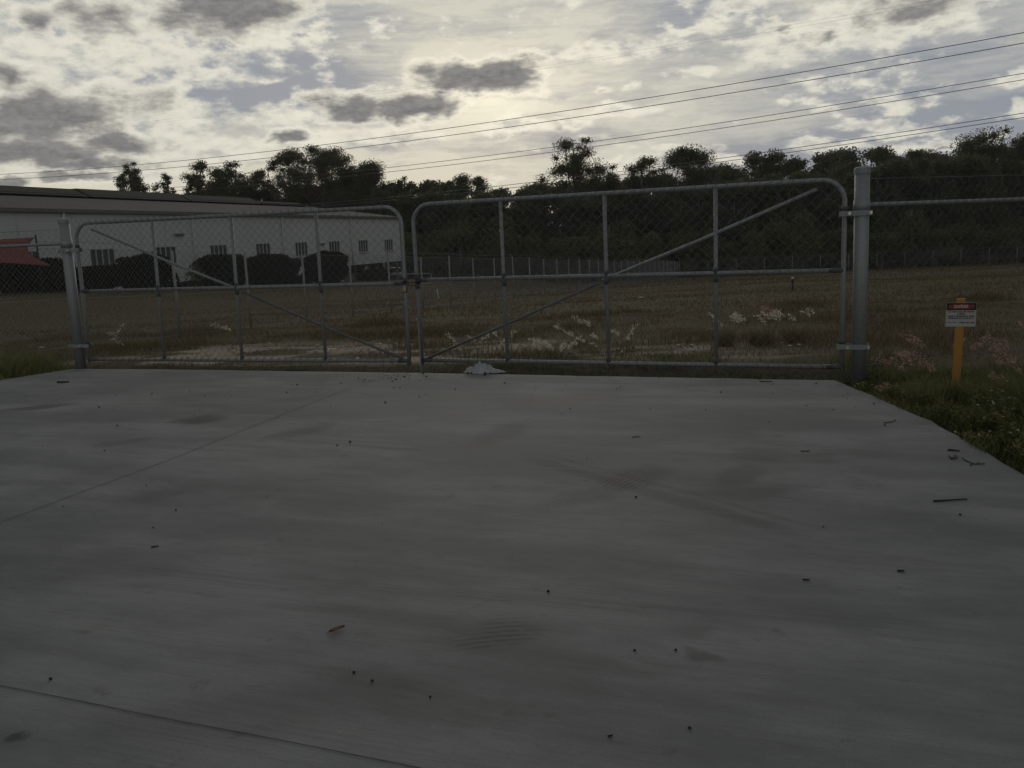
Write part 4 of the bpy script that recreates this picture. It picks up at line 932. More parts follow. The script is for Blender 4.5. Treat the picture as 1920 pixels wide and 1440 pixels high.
# ------------------------------------------------------------------ car parked by the undercroft
def car(x, y, rz, label):
    root = empty('parked_car', (x, y, tz(x, y) + .0), rz); tag(root, label, 'car')
    M['carpaint'] = simple('silver_paint', (.16, .165, .17), .45, .3, var=.05); M['tyre'] = simple('tyre', (.02, .02, .02), .85); M['carglass'] = simple('car_glass', (.02, .022, .025), .5, spec=.2)
    prof = [(-2.15, .35), (-2.2, .62), (-2.1, .86), (-1.15, 1.0), (1.55, 1.02), (2.05, .92), (2.15, .6), (2.1, .33)]
    mb = MB(); k = len(prof)
    sect = [(-.78, .94), (-.88, 1.0), (.88, 1.0), (.78, .94)]
    vs = [];
    for (xx, sc_) in sect:
        for (a, b) in prof: vs.append((xx, a * sc_, .3 + (b - .3) * (sc_ if b > .8 else 1)))
    fs = []
    for i in range(3):
        for j in range(k): j2 = (j + 1) % k; fs.append((i * k + j, i * k + j2, (i + 1) * k + j2, (i + 1) * k + j))
    fs += [tuple(range(k - 1, -1, -1)), tuple(range(3 * k, 4 * k))]
    mb.add(vs, fs); body = mb.build('body', M['carpaint'], root, False); q = body.modifiers.new('bevel', 'BEVEL'); q.width = .06; q.segments = 3
    cab = [(-1.25, .98), (-.55, 1.50), (-.1, 1.56), (.75, 1.55), (1.35, 1.35), (1.75, 1.0)]
    mb = MB(); k = len(cab); vs = []
    for (xx, ins) in ((-.80, 0), (.80, 0)):
        for (a, b) in cab: vs.append((xx * (1 - .22 * max(0, b - 1.0) / .56), a, b))
    fs = [(j, j + 1, k + j + 1, k + j) for j in range(k - 1)] + [tuple(range(k - 1, -1, -1)), tuple(range(k, 2 * k))]
    mb.add(vs, fs); cb_ = mb.build('cabin', M['carpaint'], root); q = cb_.modifiers.new('bevel', 'BEVEL'); q.width = .05; q.segments = 3
    def xs(z): return .80 * (1 - .22 * max(0, z - 1.0) / .56)
    gl = MB()
    for sg in (-1, 1):
        for (a0, a1) in ((-.95, .05), (.15, 1.15)):
            zt0 = 1.46 if a0 > -.5 else 1.2; quad = [(a0, 1.04), (a1, 1.04), (a1 - .05, 1.44 if a1 < 1 else 1.34), (a0 + (.42 if a0 < -.5 else .02), 1.44)]
            f = [(sg * (xs(z) + .012), a, z) for a, z in quad]; b2 = [(sg * (xs(z) - .02), a, z) for a, z in quad]; gl.hexa(b2, f)
    for (a0, z0, a1, z1, o) in ((-1.20, 1.02, -.62, 1.46, -.03), (1.70, 1.03, 1.40, 1.32, .03)):
        w0, w1 = xs(z0) - .1, xs(z1) - .08
        gl.hexa([(-w0, a0, z0), (w0, a0, z0), (w1, a1, z1), (-w1, a1, z1)], [(-w0, a0 + o, z0 + .03), (w0, a0 + o, z0 + .03), (w1, a1 + o, z1 + .03), (-w1, a1 + o, z1 + .03)])
    gl.build('car_window', M['carglass'], cb_)
    for sg in (-1, 1):
        for a in (-1.35, 1.35):
            wb = MB(); wb.tube([(sg * .70, a, .33), (sg * .9, a, .33)], .33, 18); w_ = wb.build('wheel', M['tyre'], root)
            rb = MB(); rb.tube([(sg * .88, a, .33), (sg * .915, a, .33)], .2, 12); rb.build('rim', M['bolt'], w_)
        hb = MB(); hb.box((sg * .62, -2.1, .70), (.36, .12, .14)); hb.build('headlight', M['bolt'], root)
car(-13.2, 107.5, R(8), 'grey hatchback parked in the dark under the raised end of the warehouse')

# ------------------------------------------------------------------ red shade sail with its posts
M['sail'] = simple('red_sailcloth', (.19, .062, .054), .9, var=.12, scale=.8)
sl = empty('shade_sail', (-25.2, 46.2, tz(-25.2, 46.2))); O = Vector(sl.location)
tag(sl, 'red fabric shade sail stretched between posts in front of the warehouse', 'shade sail')
C00, C10, C11, C01 = Vector((-30.5, 43.6, 1.7)), Vector((-22.93, 46.0, 1.22)), Vector((-24.45, 47.6, 2.72)), Vector((-31.0, 45.4, 3.0))
vs = []; n_ = 14
for j in range(n_ + 1):
    for i in range(n_ + 1):
        u_, v_ = i / n_, j / n_
        cu_ = .5 - .5 * math.cos(math.pi * u_) ; 
        uu = u_ + .16 * math.sin(math.pi * v_) * (.5 - u_) * 1.1; vv = v_ + .24 * math.sin(math.pi * u_) * (.5 - v_)
        p = C00.lerp(C10, uu).lerp(C01.lerp(C11, uu), vv); p.z -= .18 * math.sin(math.pi * u_) * math.sin(math.pi * v_)
        vs.append(p - O)
mb = MB(); mb.add(vs, [(j * (n_ + 1) + i, j * (n_ + 1) + i + 1, (j + 1) * (n_ + 1) + i + 1, (j + 1) * (n_ + 1) + i) for j in range(n_) for i in range(n_)])
so_ = mb.build('cloth', M['sail'], sl, True); q = so_.modifiers.new('thickness', 'SOLIDIFY'); q.thickness = .012
for p, ex in ((C11, .12), (C01, .1), (C00, .1)):
    mb = MB(); mb.tube([(p.x - O.x + .05, p.y - O.y + .05, tz(p.x, p.y) - O.z - .2), (p.x - O.x + .05, p.y - O.y + .05, p.z - O.z + ex)], .05, 10); mb.build('post', M['black'], sl, True)
pp = Vector((-22.45, 46.5, 0)); pz = tz(pp.x, pp.y)
mb = MB(); mb.tube([(pp.x - O.x, pp.y - O.y, pz - O.z - .2), (pp.x - O.x, pp.y - O.y, 1.22 - O.z)], .055, 10); mb.build('post', M['black'], sl, True)
mb = MB(); mb.tube([C10 - O, Vector((pp.x, pp.y, 1.05)) - O], .012, 6); mb.build('guy_wire', M['black'], sl)
bo_ = empty('bollard', (-22.25, 47.6, tz(-22.25, 47.6))); tag(bo_, 'low dark bollard standing right of the red shade sail', 'bollard')
mb = MB(); mb.tube([(0, 0, -.1), (0, 0, 1.2)], .04, 10); mb.build('tube', M['black'], bo_, True); mb = MB(); mb.lathe([(.044, 1.18), (.044, 1.22), (.02, 1.25), (.001, 1.255)], n=10); mb.build('cap', M['black'], bo_)

# pipe barrier standing in the grass beyond the middle of the gate
pb_ = empty('pipe_barrier', (-7.5, 70, tz(-7.5, 70))); tag(pb_, 'low square pipe barrier standing beyond the boundary fence, seen past the meeting uprights', 'barrier'); O = Vector(pb_.location)
mb = MB(); mb.tube([Vector((-9.16, 70, -.76)) - O, Vector((-5.87, 70, -.82)) - O], .045, 8); mb.build('rail', M['gutter'], pb_, True)
mb = MB(); mb.tube([Vector((-9.16, 70, -1.25)) - O, Vector((-5.87, 70, -1.3)) - O], .02, 8); mb.build('lower_rail', M['gutter'], pb_, True)
for xx in (-9.16, -5.87): mb = MB(); mb.tube([Vector((xx, 70, tz(xx, 70) - .1)) - O, Vector((xx, 70, -.78)) - O], .04, 8); mb.build('leg', M['gutter'], pb_, True)

# survey pegs
def peg(x, y, h, r, m_, tip, lean_, label):
    root = empty('survey_peg', (x, y, tz(x, y))); tag(root, label, 'peg')
    mb = MB(); mb.box((0, 0, h / 2 - .05), (r * 2, r * 2, h + .1)); p = mb.build('stake', m_, root)
    mb = MB(); mb.box((0, 0, h + .03), (r * 2.2, r * 2.2, .07)); mb.build('painted_top', tip, root); root.rotation_euler = (0, lean_, 0)
peg(12.0, 38.1, .52, .035, M['black'], M['white'], 0, 'dark survey peg with a white top in the grass behind the forest-side gate leaf')
peg(-4.07, 53.0, .60, .03, M['pipe'], M['black'], -.15, 'pale leaning survey peg in the grass right of the meeting uprights')

# ------------------------------------------------------------------ foliage
def leaf_quads(C_, ln, wd, hang=.6):
    k = len(C_); d1 = rng.normal(0, 1, (k, 3)); d1[:, 2] -= hang; d1 /= np.linalg.norm(d1, axis=1)[:, None]
    d2 = np.cross(d1, rng.normal(0, 1, (k, 3))); d2 /= np.linalg.norm(d2, axis=1)[:, None] + 1e-9
    l_ = rng.uniform(.6, 1.3, k)[:, None] * ln; w_ = rng.uniform(.6, 1.3, k)[:, None] * wd
    V_ = np.stack([C_ - d1 * l_ / 2, C_ + d2 * w_ / 2, C_ + d1 * l_ / 2, C_ - d2 * w_ / 2], 1).reshape(-1, 3)
    return V_, np.arange(k * 4).reshape(-1, 4)
def tree_parts(H, Rr, style):
    """trunk mesh builder and crown leaf centres, base at the origin"""
    P_ = {'g': (46, .40, .21, .95), 'd': (64, .26, .22, 1.0), 's': (54, .34, .25, .6), 'p': (70, .12, .22, .9), 'f': (60, .04, .27, .95), 'b': (20, .08, .42, .75)}[style]
    nc, z0, rcl, dens = P_
    mb = MB(); cen = []
    lean_ = Vector((random.uniform(-.06, .06) * H, random.uniform(-.05, .05) * H, 0))
    top_ = Vector((0, 0, H * .86)) + lean_
    tr_ = H * .016 + .05
    tp = [Vector((0, 0, -.3)), Vector((0, 0, H * .25)) + lean_ * .2, Vector((0, 0, H * .5)) + lean_ * .6, top_]
    mb.tube(tp, [tr_ * 1.3, tr_, tr_ * .75, tr_ * .2], 7)
    def along(f): 
        f *= 3; i = min(2, int(f)); return tp[i].lerp(tp[i + 1], f - i)
    nl = {'g': 6, 'd': 9, 's': 7, 'p': 9, 'f': 7, 'b': 5}[style]
    tips = []
    for i in range(nl):
        fz = random.uniform(max(.1, z0 * .8), .85); p0 = along(fz * .95)
        a = i * 2.4 + random.uniform(-.5, .5)
        zt = random.uniform(z0 + .08, .97) if i else .97
        tt = (zt - z0) / (1 - z0)
        pr = {'g': math.sin(math.pi * (.25 + .68 * tt)) , 'd': math.sqrt(max(0, 1 - (max(0, tt - .3) / .72) ** 2)), 's': .45 + .55 * math.sin(math.pi * tt), 'p': 1.05 - .9 * tt, 'f': .9 - .35 * tt, 'b': math.sqrt(max(.05, 1 - tt * tt))}[style]
        rr = Rr * pr * random.uniform(.55, .85)
        p1 = Vector((math.cos(a) * rr, math.sin(a) * rr, zt * H * .95)) + lean_ * zt
        if p1.z < p0.z + .3: p0 = along(max(.05, p1.z / H - .12))
        mid = p0.lerp(p1, .5) + Vector((0, 0, H * .03)); mb.tube([p0, mid, p1], [tr_ * .5, tr_ * .33, tr_ * .14], 5); tips.append((p0, mid, p1))
    for c_i in range(nc):
        p0, mid, p1 = tips[c_i % len(tips)]
        zt = z0 + (1 - z0) * random.random() ** (.8 if style in 'gs' else 1.0)
        tt = (zt - z0) / (1 - z0)
        pr = {'g': math.sin(math.pi * (.22 + .70 * tt)), 'd': math.sqrt(max(0, 1 - (max(0, tt - .3) / .72) ** 2)), 's': .4 + .6 * math.sin(math.pi * (.15 + .7 * tt)), 'p': 1.0 - .9 * tt, 'f': 1.0 - .4 * tt, 'b': math.sqrt(max(.05, 1 - tt * tt))}[style]
        a = random.uniform(0, 6.283); rr = Rr * pr * math.sqrt(random.uniform(.12, 1.0)) * .82
        c_ = Vector((math.cos(a) * rr, math.sin(a) * rr, zt * H * .95)) + lean_ * zt
        if style in 'gs' and c_i >= len(tips): c_ = c_.lerp(mid.lerp(p1, random.uniform(.4, 1.1)), .35)
        if c_i < len(tips): c_ = p1
        src = mid.lerp(p1, random.random() * .8); mb.tube([src, src.lerp(c_, .5) + Vector((0, 0, .12)), c_], [tr_ * .16 + .012, tr_ * .1 + .01, .01], 4, cap=False)
        rc_ = Rr * rcl * random.uniform(.55, 1.5); k = int(dens * 440 * (rc_ / 1.1) ** 2 * (1 if style != 'b' else 1.3)) + 30
        d_ = rng.normal(0, 1, (k, 3)); d_ /= np.linalg.norm(d_, axis=1)[:, None]; d_ *= np.minimum(np.abs(rng.normal(0, .62, k)) + .12 * rng.random(k), 0.95 + .12 * rng.random(k))[:, None] * rc_
        d_[:, 2] *= .68
        cen.append(d_ + np.array(c_))
    return mb, np.concatenate(cen)
def tree(name, x, y, H, Rr, style, label, cat, group, lm='gumleaf', ll=.28, lw=.125):
    root = empty(name, (x, y, tz(x, y) - .05)); tag(root, label, cat, group)
    mb, C_ = tree_parts(H, Rr, style); mb.build('trunk', M['bark'], root, True)
    V_, F_ = leaf_quads(C_, ll, lw, .7 if style in 'gsd' else .2)
    np_mesh('crown', V_, F_, M[lm], root, {'tint': np.repeat(np.clip(rng.normal(.5, .28, len(C_)), 0, 1), 4)})
    return root
TREES = [(-64.1, 152, 17.3, 2.0, 'g', 'lower left one of the two gum crowns showing alone above the warehouse roof'), (-59.6, 150, 19.6, 2.6, 'g', 'taller gum with two lobes standing alone above the warehouse roof'),
 (-55.2, 150, 17.0, 1.8, 'd', 'small low gum crown at the left end of the row above the roof'), (-50.8, 151, 19.3, 3.1, 'g', 'gum with an upswept left tip above the roof'), (-49.0, 156, 18.3, 2.7, 'g', 'narrow gum between two rounder crowns above the roof'),
 (-43.4, 150, 18.7, 4.1, 'g', 'broad rounded gum with sky gaps above the roof'), (-39.9, 154, 18.0, 2.7, 'g', 'thin see-through gum left of the biggest tree'), (-34.7, 152, 19.5, 3.9, 'd', 'left shoulder of the biggest dark tree above the roof'),
 (-29.7, 148, 19.7, 5.8, 'd', 'biggest dark spreading tree above the right end of the roof'), (-26.7, 154, 17.6, 2.9, 'g', 'leafy gum at the right side of the biggest dark tree'), (-20.4, 146, 16.9, 4.6, 'p', 'pointed dark tree above the warehouse\'s far corner'),
 (-17.2, 152, 15.3, 2.6, 'g', 'small open gum right of the pointed dark tree'), (-12.2, 146, 12.7, 2.4, 'd', 'low dark tree above the meeting uprights of the gate'), (-9.4, 142, 13.8, 2.1, 'g', 'small ragged gum left of the domed tree over the forest-side leaf'),
 (-4.2, 140, 13.9, 3.7, 'd', 'domed dark tree over the start of the forest-side leaf'), (3.2, 138, 11.3, 3.9, 'g', 'low gum with sky gaps left of the tall drooping gum'), (10.0, 134, 19.6, 4.2, 's', 'tall sparse gum with drooping sprays rising alone over the forest-side leaf'),
 (16.2, 138, 16.3, 4.0, 'g', 'loose gum right beside the tall drooping gum'), (20.5, 136, 16.6, 4.1, 'g', 'loose flat-topped gum left of the dense dark dome'), (27.7, 134, 17.3, 4.8, 'd', 'dense dark dome-shaped tree over the forest-side leaf'),
 (32.2, 138, 15.0, 2.9, 'g', 'lower gum at the right flank of the dense dark dome'), (35.3, 136, 15.1, 2.9, 'g', 'small round gum over the forest-side leaf\'s third upright'), (39.3, 134, 13.1, 3.4, 'g', 'low gum behind the top rail right of the third upright'),
 (44.5, 136, 13.4, 3.6, 'g', 'low gum behind the forest-side leaf\'s outer top rail'), (49.6, 140, 16.8, 1.4, 's', 'thin tufted gum poking up left of the gate post by the sign'), (49.6, 132, 14.7, 4.0, 'g', 'layered flat gum behind the top of the gate post by the sign'),
 (54.7, 134, 13.0, 3.1, 'd', 'dark low tree just right of the gate post by the sign'), (57.8, 132, 16.0, 3.6, 'g', 'gum with a raised peak midway between gate post and sign'), (62.4, 134, 14.0, 3.1, 'd', 'dark rounded tree above the yellow sign'),
 (65.1, 132, 14.0, 3.6, 'g', 'feathery gum right above the yellow sign'), (68.1, 130, 18.3, 4.4, 's', 'tallest open gum at the far right with bare limbs'), (73.8, 132, 17.1, 4.0, 'g', 'leafy gum cut by the photo\'s right edge'),
 (79.9, 134, 16.4, 4.4, 'd', None), (85.3, 132, 14.8, 5.1, 'g', None)]
for (x, y, H, Rr, st_, lb) in TREES:
    if lb: tree('gum_tree' if st_ in 'gs' else 'dark_tree', x, y, H * 1.06, Rr * (1.35 if st_ == 's' else 1.5 if x < -15 else 1.3), st_, lb, 'tree', 'trees rising above the skyline')
FILL = [(-12.6,128,11.4,3.4),(-8.7,126,11.4,3.2),(-4.8,126,9.9,3.5),(-1.3,124,11.0,3.3),(2.8,126,11.6,4.0),(6.8,126,11.7,3.6),(9.8,124,11.1,4.0),(13.3,126,11.6,3.3),(16.3,126,12.0,4.1),(20.4,126,11.4,3.7),(23.2,122,11.8,3.5),(27.6,128,11.6,4.5),(30.1,122,11.7,3.9),(34.6,126,11.9,4.0),(37.3,124,11.2,3.9),(41.3,124,11.8,3.2),(44.0,122,10.6,4.2),(47.3,122,11.4,3.6),(52.4,126,11.9,4.4),(56.4,126,9.9,3.2),(57.9,122,11.3,3.9),(62.2,124,11.3,3.7),(64.5,122,10.2,3.3),(70.1,126,10.8,3.6),(73.2,124,10.3,3.7),(75.4,122,10.9,3.1),(79.3,122,10.0,4.3),(82.9,122,10.0,3.5),(90.2,128,10.5,4.2),(-36.0,162,15.7,4.6),(-29.4,158,15.5,4.8),(-23.5,158,14.5,4.5),(-18.4,158,14.8,4.5),(-12.5,162,14.6,4.7),(-7.5,166,13.7,5.3),(-1.5,166,13.6,5.4),(4.8,158,13.7,4.3),(11.3,158,13.4,5.5),(17.7,166,14.2,5.6),(23.5,166,15.4,4.7),(29.4,162,15.2,4.9),(35.6,166,14.0,5.8),(40.2,162,14.8,5.2),(47.6,166,15.8,4.7),(52.3,162,14.4,4.9),(56.4,158,14.9,5.5),(64.0,162,14.6,4.9),(68.9,158,13.5,5.4),(77.9,166,13.8,5.6),(80.4,158,13.4,4.9),(90.0,166,13.3,4.6),(94.4,162,13.1,4.5),(99.7,162,12.4,5.6),(108.9,166,12.6,4.5),(112.1,162,13.6,5.7)]
BUSH = [(-12.5,119.5,3.7,2.4),(-9.6,118,4.6,2.4),(-6.0,119.5,6.0,2.9),(-3.2,118,3.3,2.4),(-0.3,116.5,5.1,2.1),(3.1,118,5.2,2.3),(6.2,115.5,5.0,1.9),(9.2,115.5,5.8,2.6),(12.3,115.5,5.7,2.3),(15.3,116.5,5.0,2.9),(18.5,115.5,5.4,2.2),(22.8,119.5,5.0,2.5),(26.6,119.5,5.5,2.4),(29.1,118,4.3,2.3),(31.8,116.5,5.1,2.5),(35.2,118,6.6,2.8),(37.7,115.5,6.8,2.5),(42.3,118,5.2,2.3),(44.3,115.5,5.2,2.4),(47.7,115.5,4.6,2.7),(51.8,116.5,6.4,2.9),(54.7,115.5,4.7,2.9),(59.4,119.5,5.0,2.7),(62.0,118,4.4,2.6),(64.9,116.5,4.2,2.6),(67.8,116.5,4.6,2.5),(72.9,119.5,4.2,2.4),(75.0,118,6.0,2.4),(76.7,116.5,4.1,2.4),(80.9,118,5.6,2.3)]
FILL = [(x, y, H * (1 + .30 * min(1, max(0, (x - 20) / 45))), r_) for x, y, H, r_ in FILL] + [(-62 + i * 5.2, 158 + (i % 3) * 3, 13.6 + (i * 7 % 5) * .5, 4.6) for i in range(11)]
BUSH = BUSH + [(-13 + i * 4.1, 121.5 + (i % 3), 5.5 + (i * 5 % 4) * .7, 3.2) for i in range(26)]
def copies(name, spots, style, nproto, H0, R0, label, cat, group, lm, ll, lw):
    protos = []
    for i in range(nproto):
        mb, C_ = tree_parts(H0, R0, style); tk = mb.build('trunk', M['bark'], None, True)
        V_, F_ = leaf_quads(C_, ll, lw, .3)
        cr = np_mesh('crown', V_, F_, M[lm], None, {'tint': np.repeat(np.clip(rng.normal(.5, .28, len(C_)), 0, 1), 4)})
        protos.append((tk, cr))
    for k, s_ in enumerate(spots):
        x, y, H, Rr = s_[:4]
        root = empty(name, (x, y, tz(x, y) - .05), random.uniform(0, 6.28)); tag(root, label(k, s_), cat, group(k, s_))
        root.scale = (Rr / R0 * random.uniform(.95, 1.1),) * 2 + (H / H0,)
        tk, cr = protos[k % nproto]
        for src in (tk, cr):
            c_ = src if k < nproto else src.copy()
            if k >= nproto: COL.objects.link(c_)
            c_.parent = root
copies('forest_tree', FILL, 'f', 6, 11.5, 3.8, lambda k, s: 'dark green tree in the dense front rank of the forest wall' if s[1] < 140 else 'dark green tree in the rear rank closing the forest wall', 'tree', lambda k, s: 'front rank of forest trees' if s[1] < 140 else 'rear rank of forest trees', 'gumleaf', .36, .17)
copies('scrub_bush', BUSH, 'b', 4, 5.0, 2.5, lambda k, s: 'bushy green scrub at the foot of the forest behind the boundary fence', 'bush', lambda k, s: 'scrub bushes along the forest foot', 'bushleaf', .24, .13)

# clipped shrubs along the warehouse wall
def shrub(x, y, w, d, h, label, boxy=.5, m_='hedgeleaf', nl=9000, name='clipped_shrub'):
    root = empty(name, (x, y, tz(x, y) - .05), brz); tag(root, label, 'shrub', 'shrubs along the warehouse wall')
    mb = MB()
    for i in range(6):
        a = i * 1.047; mb.tube([(math.cos(a) * .08, math.sin(a) * .08, 0), (math.cos(a) * w * .15, math.sin(a) * d * .15, h * .4), (math.cos(a) * w * .33, math.sin(a) * d * .33, h * .8)], [.04, .03, .012], 5)
    mb.build('stem', M['bark'], root)
    u_ = rng.normal(0, 1, (nl, 3)); u_ /= np.linalg.norm(u_, axis=1)[:, None]
    pn = 2 + boxy * 5; u_ = u_ / ((np.abs(u_) ** pn).sum(1) ** (1 / pn))[:, None]
    lump = 1 + .34 * (fbm(u_[:, 0] * 1.7 + x, u_[:, 1] * 1.7 + u_[:, 2] * 2.3) - .5) * 2
    r_ = (1 - .55 * rng.random(nl) ** 2.2) * lump
    C_ = u_ * r_[:, None] * np.array([w / 2, d / 2, h * .48]) + np.array([0, 0, h * .52])
    C_ = C_[C_[:, 2] > .02]
    V_, F_ = leaf_quads(C_, .19, .12, 0)
    np_mesh('crown', V_, F_, M[m_], root, {'tint': np.repeat(rng.random(len(C_)), 4)})
shrub(-26.4, 48.3, 2.5, 1.8, 1.75, 'clipped dark shrub under the red shade sail, nearest the photo\'s left edge', .35)
shrub(-24.7, 49.3, 2.6, 1.8, 1.75, 'clipped dark shrub between the red shade sail and the gate post by the sail', .35)
shrub(-23.2, 51.6, 3.1, 1.5, 1.30, 'low flat-topped hedge under the first clear window', .5)
shrub(-21.4, 53.8, 3.6, 2.2, 2.05, 'big rounded clipped shrub under the second clear window', .25)
shrub(-18.8, 60.5, 4.6, 2.0, 2.0, 'left half of the long clipped hedge on the wall', .4, nl=11000)
shrub(-17.0, 66.0, 5.4, 2.0, 2.15, 'right half of the long clipped hedge on the wall', .35, nl=11000)
shrub(-14.5, 73.0, 5.4, 2.6, 2.6, 'tallest clipped shrub at the far end of the hedge row', .12, nl=13000)
shrub(-19.75, 57.5, 1.3, .9, 1.45, 'thin half-bare shrub between the big rounded shrub and the hedge', .1, 'bushleaf', 260, 'thin_shrub')
shrub(-20.0, 57.0, 3.2, 1.4, .45, 'low dark ground shrub below the thin half-bare shrub', .4, nl=2200, name='ground_shrub')
shrub(-15.8, 69.2, 2.6, 1.2, .7, 'low ground shrub between hedge and tallest clipped shrub', .4, nl=1500, name='ground_shrub')
shrub(-12.2, 84.0, 5.0, 2.0, 1.1, 'low scrub in front of the warehouse undercroft', .4, nl=2800, name='ground_shrub')

# ------------------------------------------------------------------ overhead power lines, 120 m off
M['cable'] = simple('aluminium_cable', (.16, .165, .17), .5, .4)
phi = R(-31); LU = Vector((math.cos(phi), math.sin(phi), 0)); SCL = 1.2
def quad3(p):
    (x0, y0), (x1, y1), (x2, y2) = p; A_ = np.array([[x * x, x, 1] for x in (x0, x1, x2)]); return np.linalg.solve(A_, np.array([y0, y1, y2]))
LINES = [([(-93.8, 15.2), (1.4, 14.13), (48.8, 15.96)], (0, -.80), .040, 'highest bold'), ([(-36, 10.3), (1.3, 10.66), (49, 12.85)], (0, -.50), .034, 'middle'), ([(-20, 6.9), (1.1, 7.31), (49.1, 9.75)], (0, -.34), .034, 'lowest'), ([(-75.3, 20.22), (6.2, 19.02), (42.2, 19.5)], (0, -.28), .007, 'faint thin topmost')]
for pts, offs, r_, nm in LINES:
    q = quad3(pts)
    for i, o_ in enumerate(offs):
        mb = MB(); path = []
        for k in range(49):
            t_ = -110 + k * 4.2; z_ = q[0] * t_ * t_ + q[1] * t_ + q[2] + o_
            p = Vector((0, 100, 0)) + LU * t_; z_ = 1.6 + (z_ - 1.6) * SCL; path.append(Vector((p.x * SCL, p.y * SCL, z_)) - Vector((0, 120, 18)))
        mb.tube(path, r_, 5)
        o = mb.build('power_line', M['cable'], None, True, (0, 120, 18)); tag(o, f'{"upper" if i == 0 else "lower"} cable of the {nm} pair of power lines crossing the sky', 'power line', 'power lines across the sky')

# ------------------------------------------------------------------ litter and debris on the slab
def lump(name, x, y, r, m_, sq=.6, seed=0, z=0.0, sub=2):
    bm = bmesh.new(); bmesh.ops.create_icosphere(bm, subdivisions=sub, radius=r)
    for v in bm.verts:
        f_ = 1 + .35 * mnoise.noise(v.co / r * 1.4 + Vector((seed * 3.1, seed * 1.7, 0))); v.co = Vector((v.co.x * f_, v.co.y * f_ , v.co.z * f_ * sq))
    zm = min(v.co.z for v in bm.verts)
    for v in bm.verts: v.co.z -= zm
    me = bpy.data.meshes.new(name); bm.to_mesh(me); bm.free(); me.materials.append(m_)
    o = bpy.data.objects.new(name, me); COL.objects.link(o); o.location = (x, y, z); o.rotation_euler = (0, 0, random.uniform(0, 6.28)); return o
M['clod'] = simple('dark_clod', (.028, .026, .024), .9, var=.4, scale=60)
M['stone'] = simple('pale_stone', (.48, .44, .37), .8, scale=30)
big = [(.124, 3.909, .011, 'clod nearest the middle of the slab, alone'), (-1.823, 3.254, .010, 'clod just above the left end of the front joint'), (-.646, 3.202, .0085, 'left clod of the close pair in the foreground'), (-.566, 3.129, .0085, 'right clod of the close pair in the foreground'), (.43, 3.282, .0085, 'left clod of the level pair right of the foreground middle'), (.587, 3.271, .008, 'right clod of the level pair right of the foreground middle'), (.529, 2.715, .008, 'clod closest to the camera on the right half'), (2.417, 4.736, .010, 'clod just below the straight dark stick'), (-.339, 2.991, .007, 'small clod near the front joint\'s right end'), (-.32, 10.62, .02, 'biggest clod, at the foot of the plastic bag'), (-1.35, 7.25, .014, 'clod alone left of the slab\'s middle'), (-1.3, 9.05, .014, 'clod halfway to the gate, above the slab\'s middle')]
for i, (x, y, r_, lb) in enumerate(big): tag(lump('soil_clod', x, y, r_ * .72, M['clod'], .7, i), 'dark soil ' + lb, 'clod', 'larger soil clods on the slab')
proto = [lump('pebble', -30, -30, .009, M['clod'], .7, 40 + i, 0, 1) for i in range(4)]
k = 0; tries = 0; spots = []
while len(spots) < 120 and tries < 4000:
    tries += 1; y = 2.7 + 8.0 * random.random() ** .5; x = random.uniform(-.55, .55) * y
    if random.random() < (y / 10.5) ** 2.6: spots.append((x, y))
spots += [(-1.45 + random.gauss(0, .22), 10.72 + random.gauss(0, .16)) for _ in range(46)] + [(3.25 + random.gauss(0, .14), 8.6 + random.gauss(0, .5)) for _ in range(14)]
ok = on_slab(np.array([s[0] for s in spots]), np.array([s[1] for s in spots]))
for (x, y), g in zip(spots, ok):
    if not g: continue
    o = proto[k] if k < 4 else proto[k % 4].copy()
    if k >= 4: COL.objects.link(o)
    s_ = random.choice((.3, .4, .5, .6, .7, 1.0)) * (1.15 if y > 7.5 else .9 if y > 5 else .6); o.location = (x, y, 0); o.scale = (s_, s_ * random.uniform(.7, 1.3), s_); o.rotation_euler = (0, 0, random.uniform(0, 6.28))
    tag(o, 'tiny dark pebble scattered over the concrete slab', 'pebble', 'tiny pebbles over the slab'); k += 1

M['twig'] = simple('dead_twig', (.035, .03, .026), .85)
def twig(name, pts, r_, label, cat='twig', branches=(), rr=None):
    o0 = Vector((pts[0][0], pts[0][1], 0)); mb = MB(); n_ = len(pts)
    mb.tube([Vector((p[0], p[1], r_ + (p[2] if len(p) > 2 else 0))) - o0 for p in pts], [r_ * (1 - .5 * i / n_) for i in range(n_)], 6)
    for b in branches: mb.tube([Vector((p[0], p[1], r_ * .7)) - o0 for p in b], r_ * .6, 5)
    o = mb.build(name, M['twig'], None, True, tuple(o0)); tag(o, label, cat, 'sticks and twigs on the slab'); return o
twig('stick', [(2.391, 4.993), (2.49, 4.998), (2.591, 5.005)], .0055, 'straight dark stick lying alone on the right of the slab', 'stick')
twig('stick', [(-5.90, 11.60), (-5.74, 11.58)], .012, 'short thick dark stick near the gate post by the sail', 'stick')
twig('twig', [(1.745, 3.967), (1.775, 3.967)], .0055, 'stubby black twig in the right foreground')
twig('twig', [(1.29, 3.918), (1.32, 3.913)], .004, 'thinner stubby black twig left of the stubby one')
twig('twig', [(.26, 2.685), (.275, 2.692)], .0035, 'stubby black twig closest to the camera')
twig('twig', [(2.963, 5.985), (2.939, 5.897), (2.96, 5.918), (3.006, 6.0), (3.018, 5.995), (2.994, 5.935), (2.961, 5.892)], .005, 'curled S-shaped dark twig at the slab\'s right edge')
twig('twig', [(3.02, 5.92), (3.006, 5.84), (3.008, 5.78), (3.02, 5.745), (3.08, 5.744)], .0045, 'forked dark twig at the slab\'s right edge', branches=([(3.015, 5.765), (2.97, 5.715)], [(3.05, 5.745), (3.055, 5.79)]))
twig('twig', [(3.03, 6.14), (3.065, 6.125), (3.09, 6.095)], .007, 'thick dark twig poking from the weeds at the slab\'s right edge')
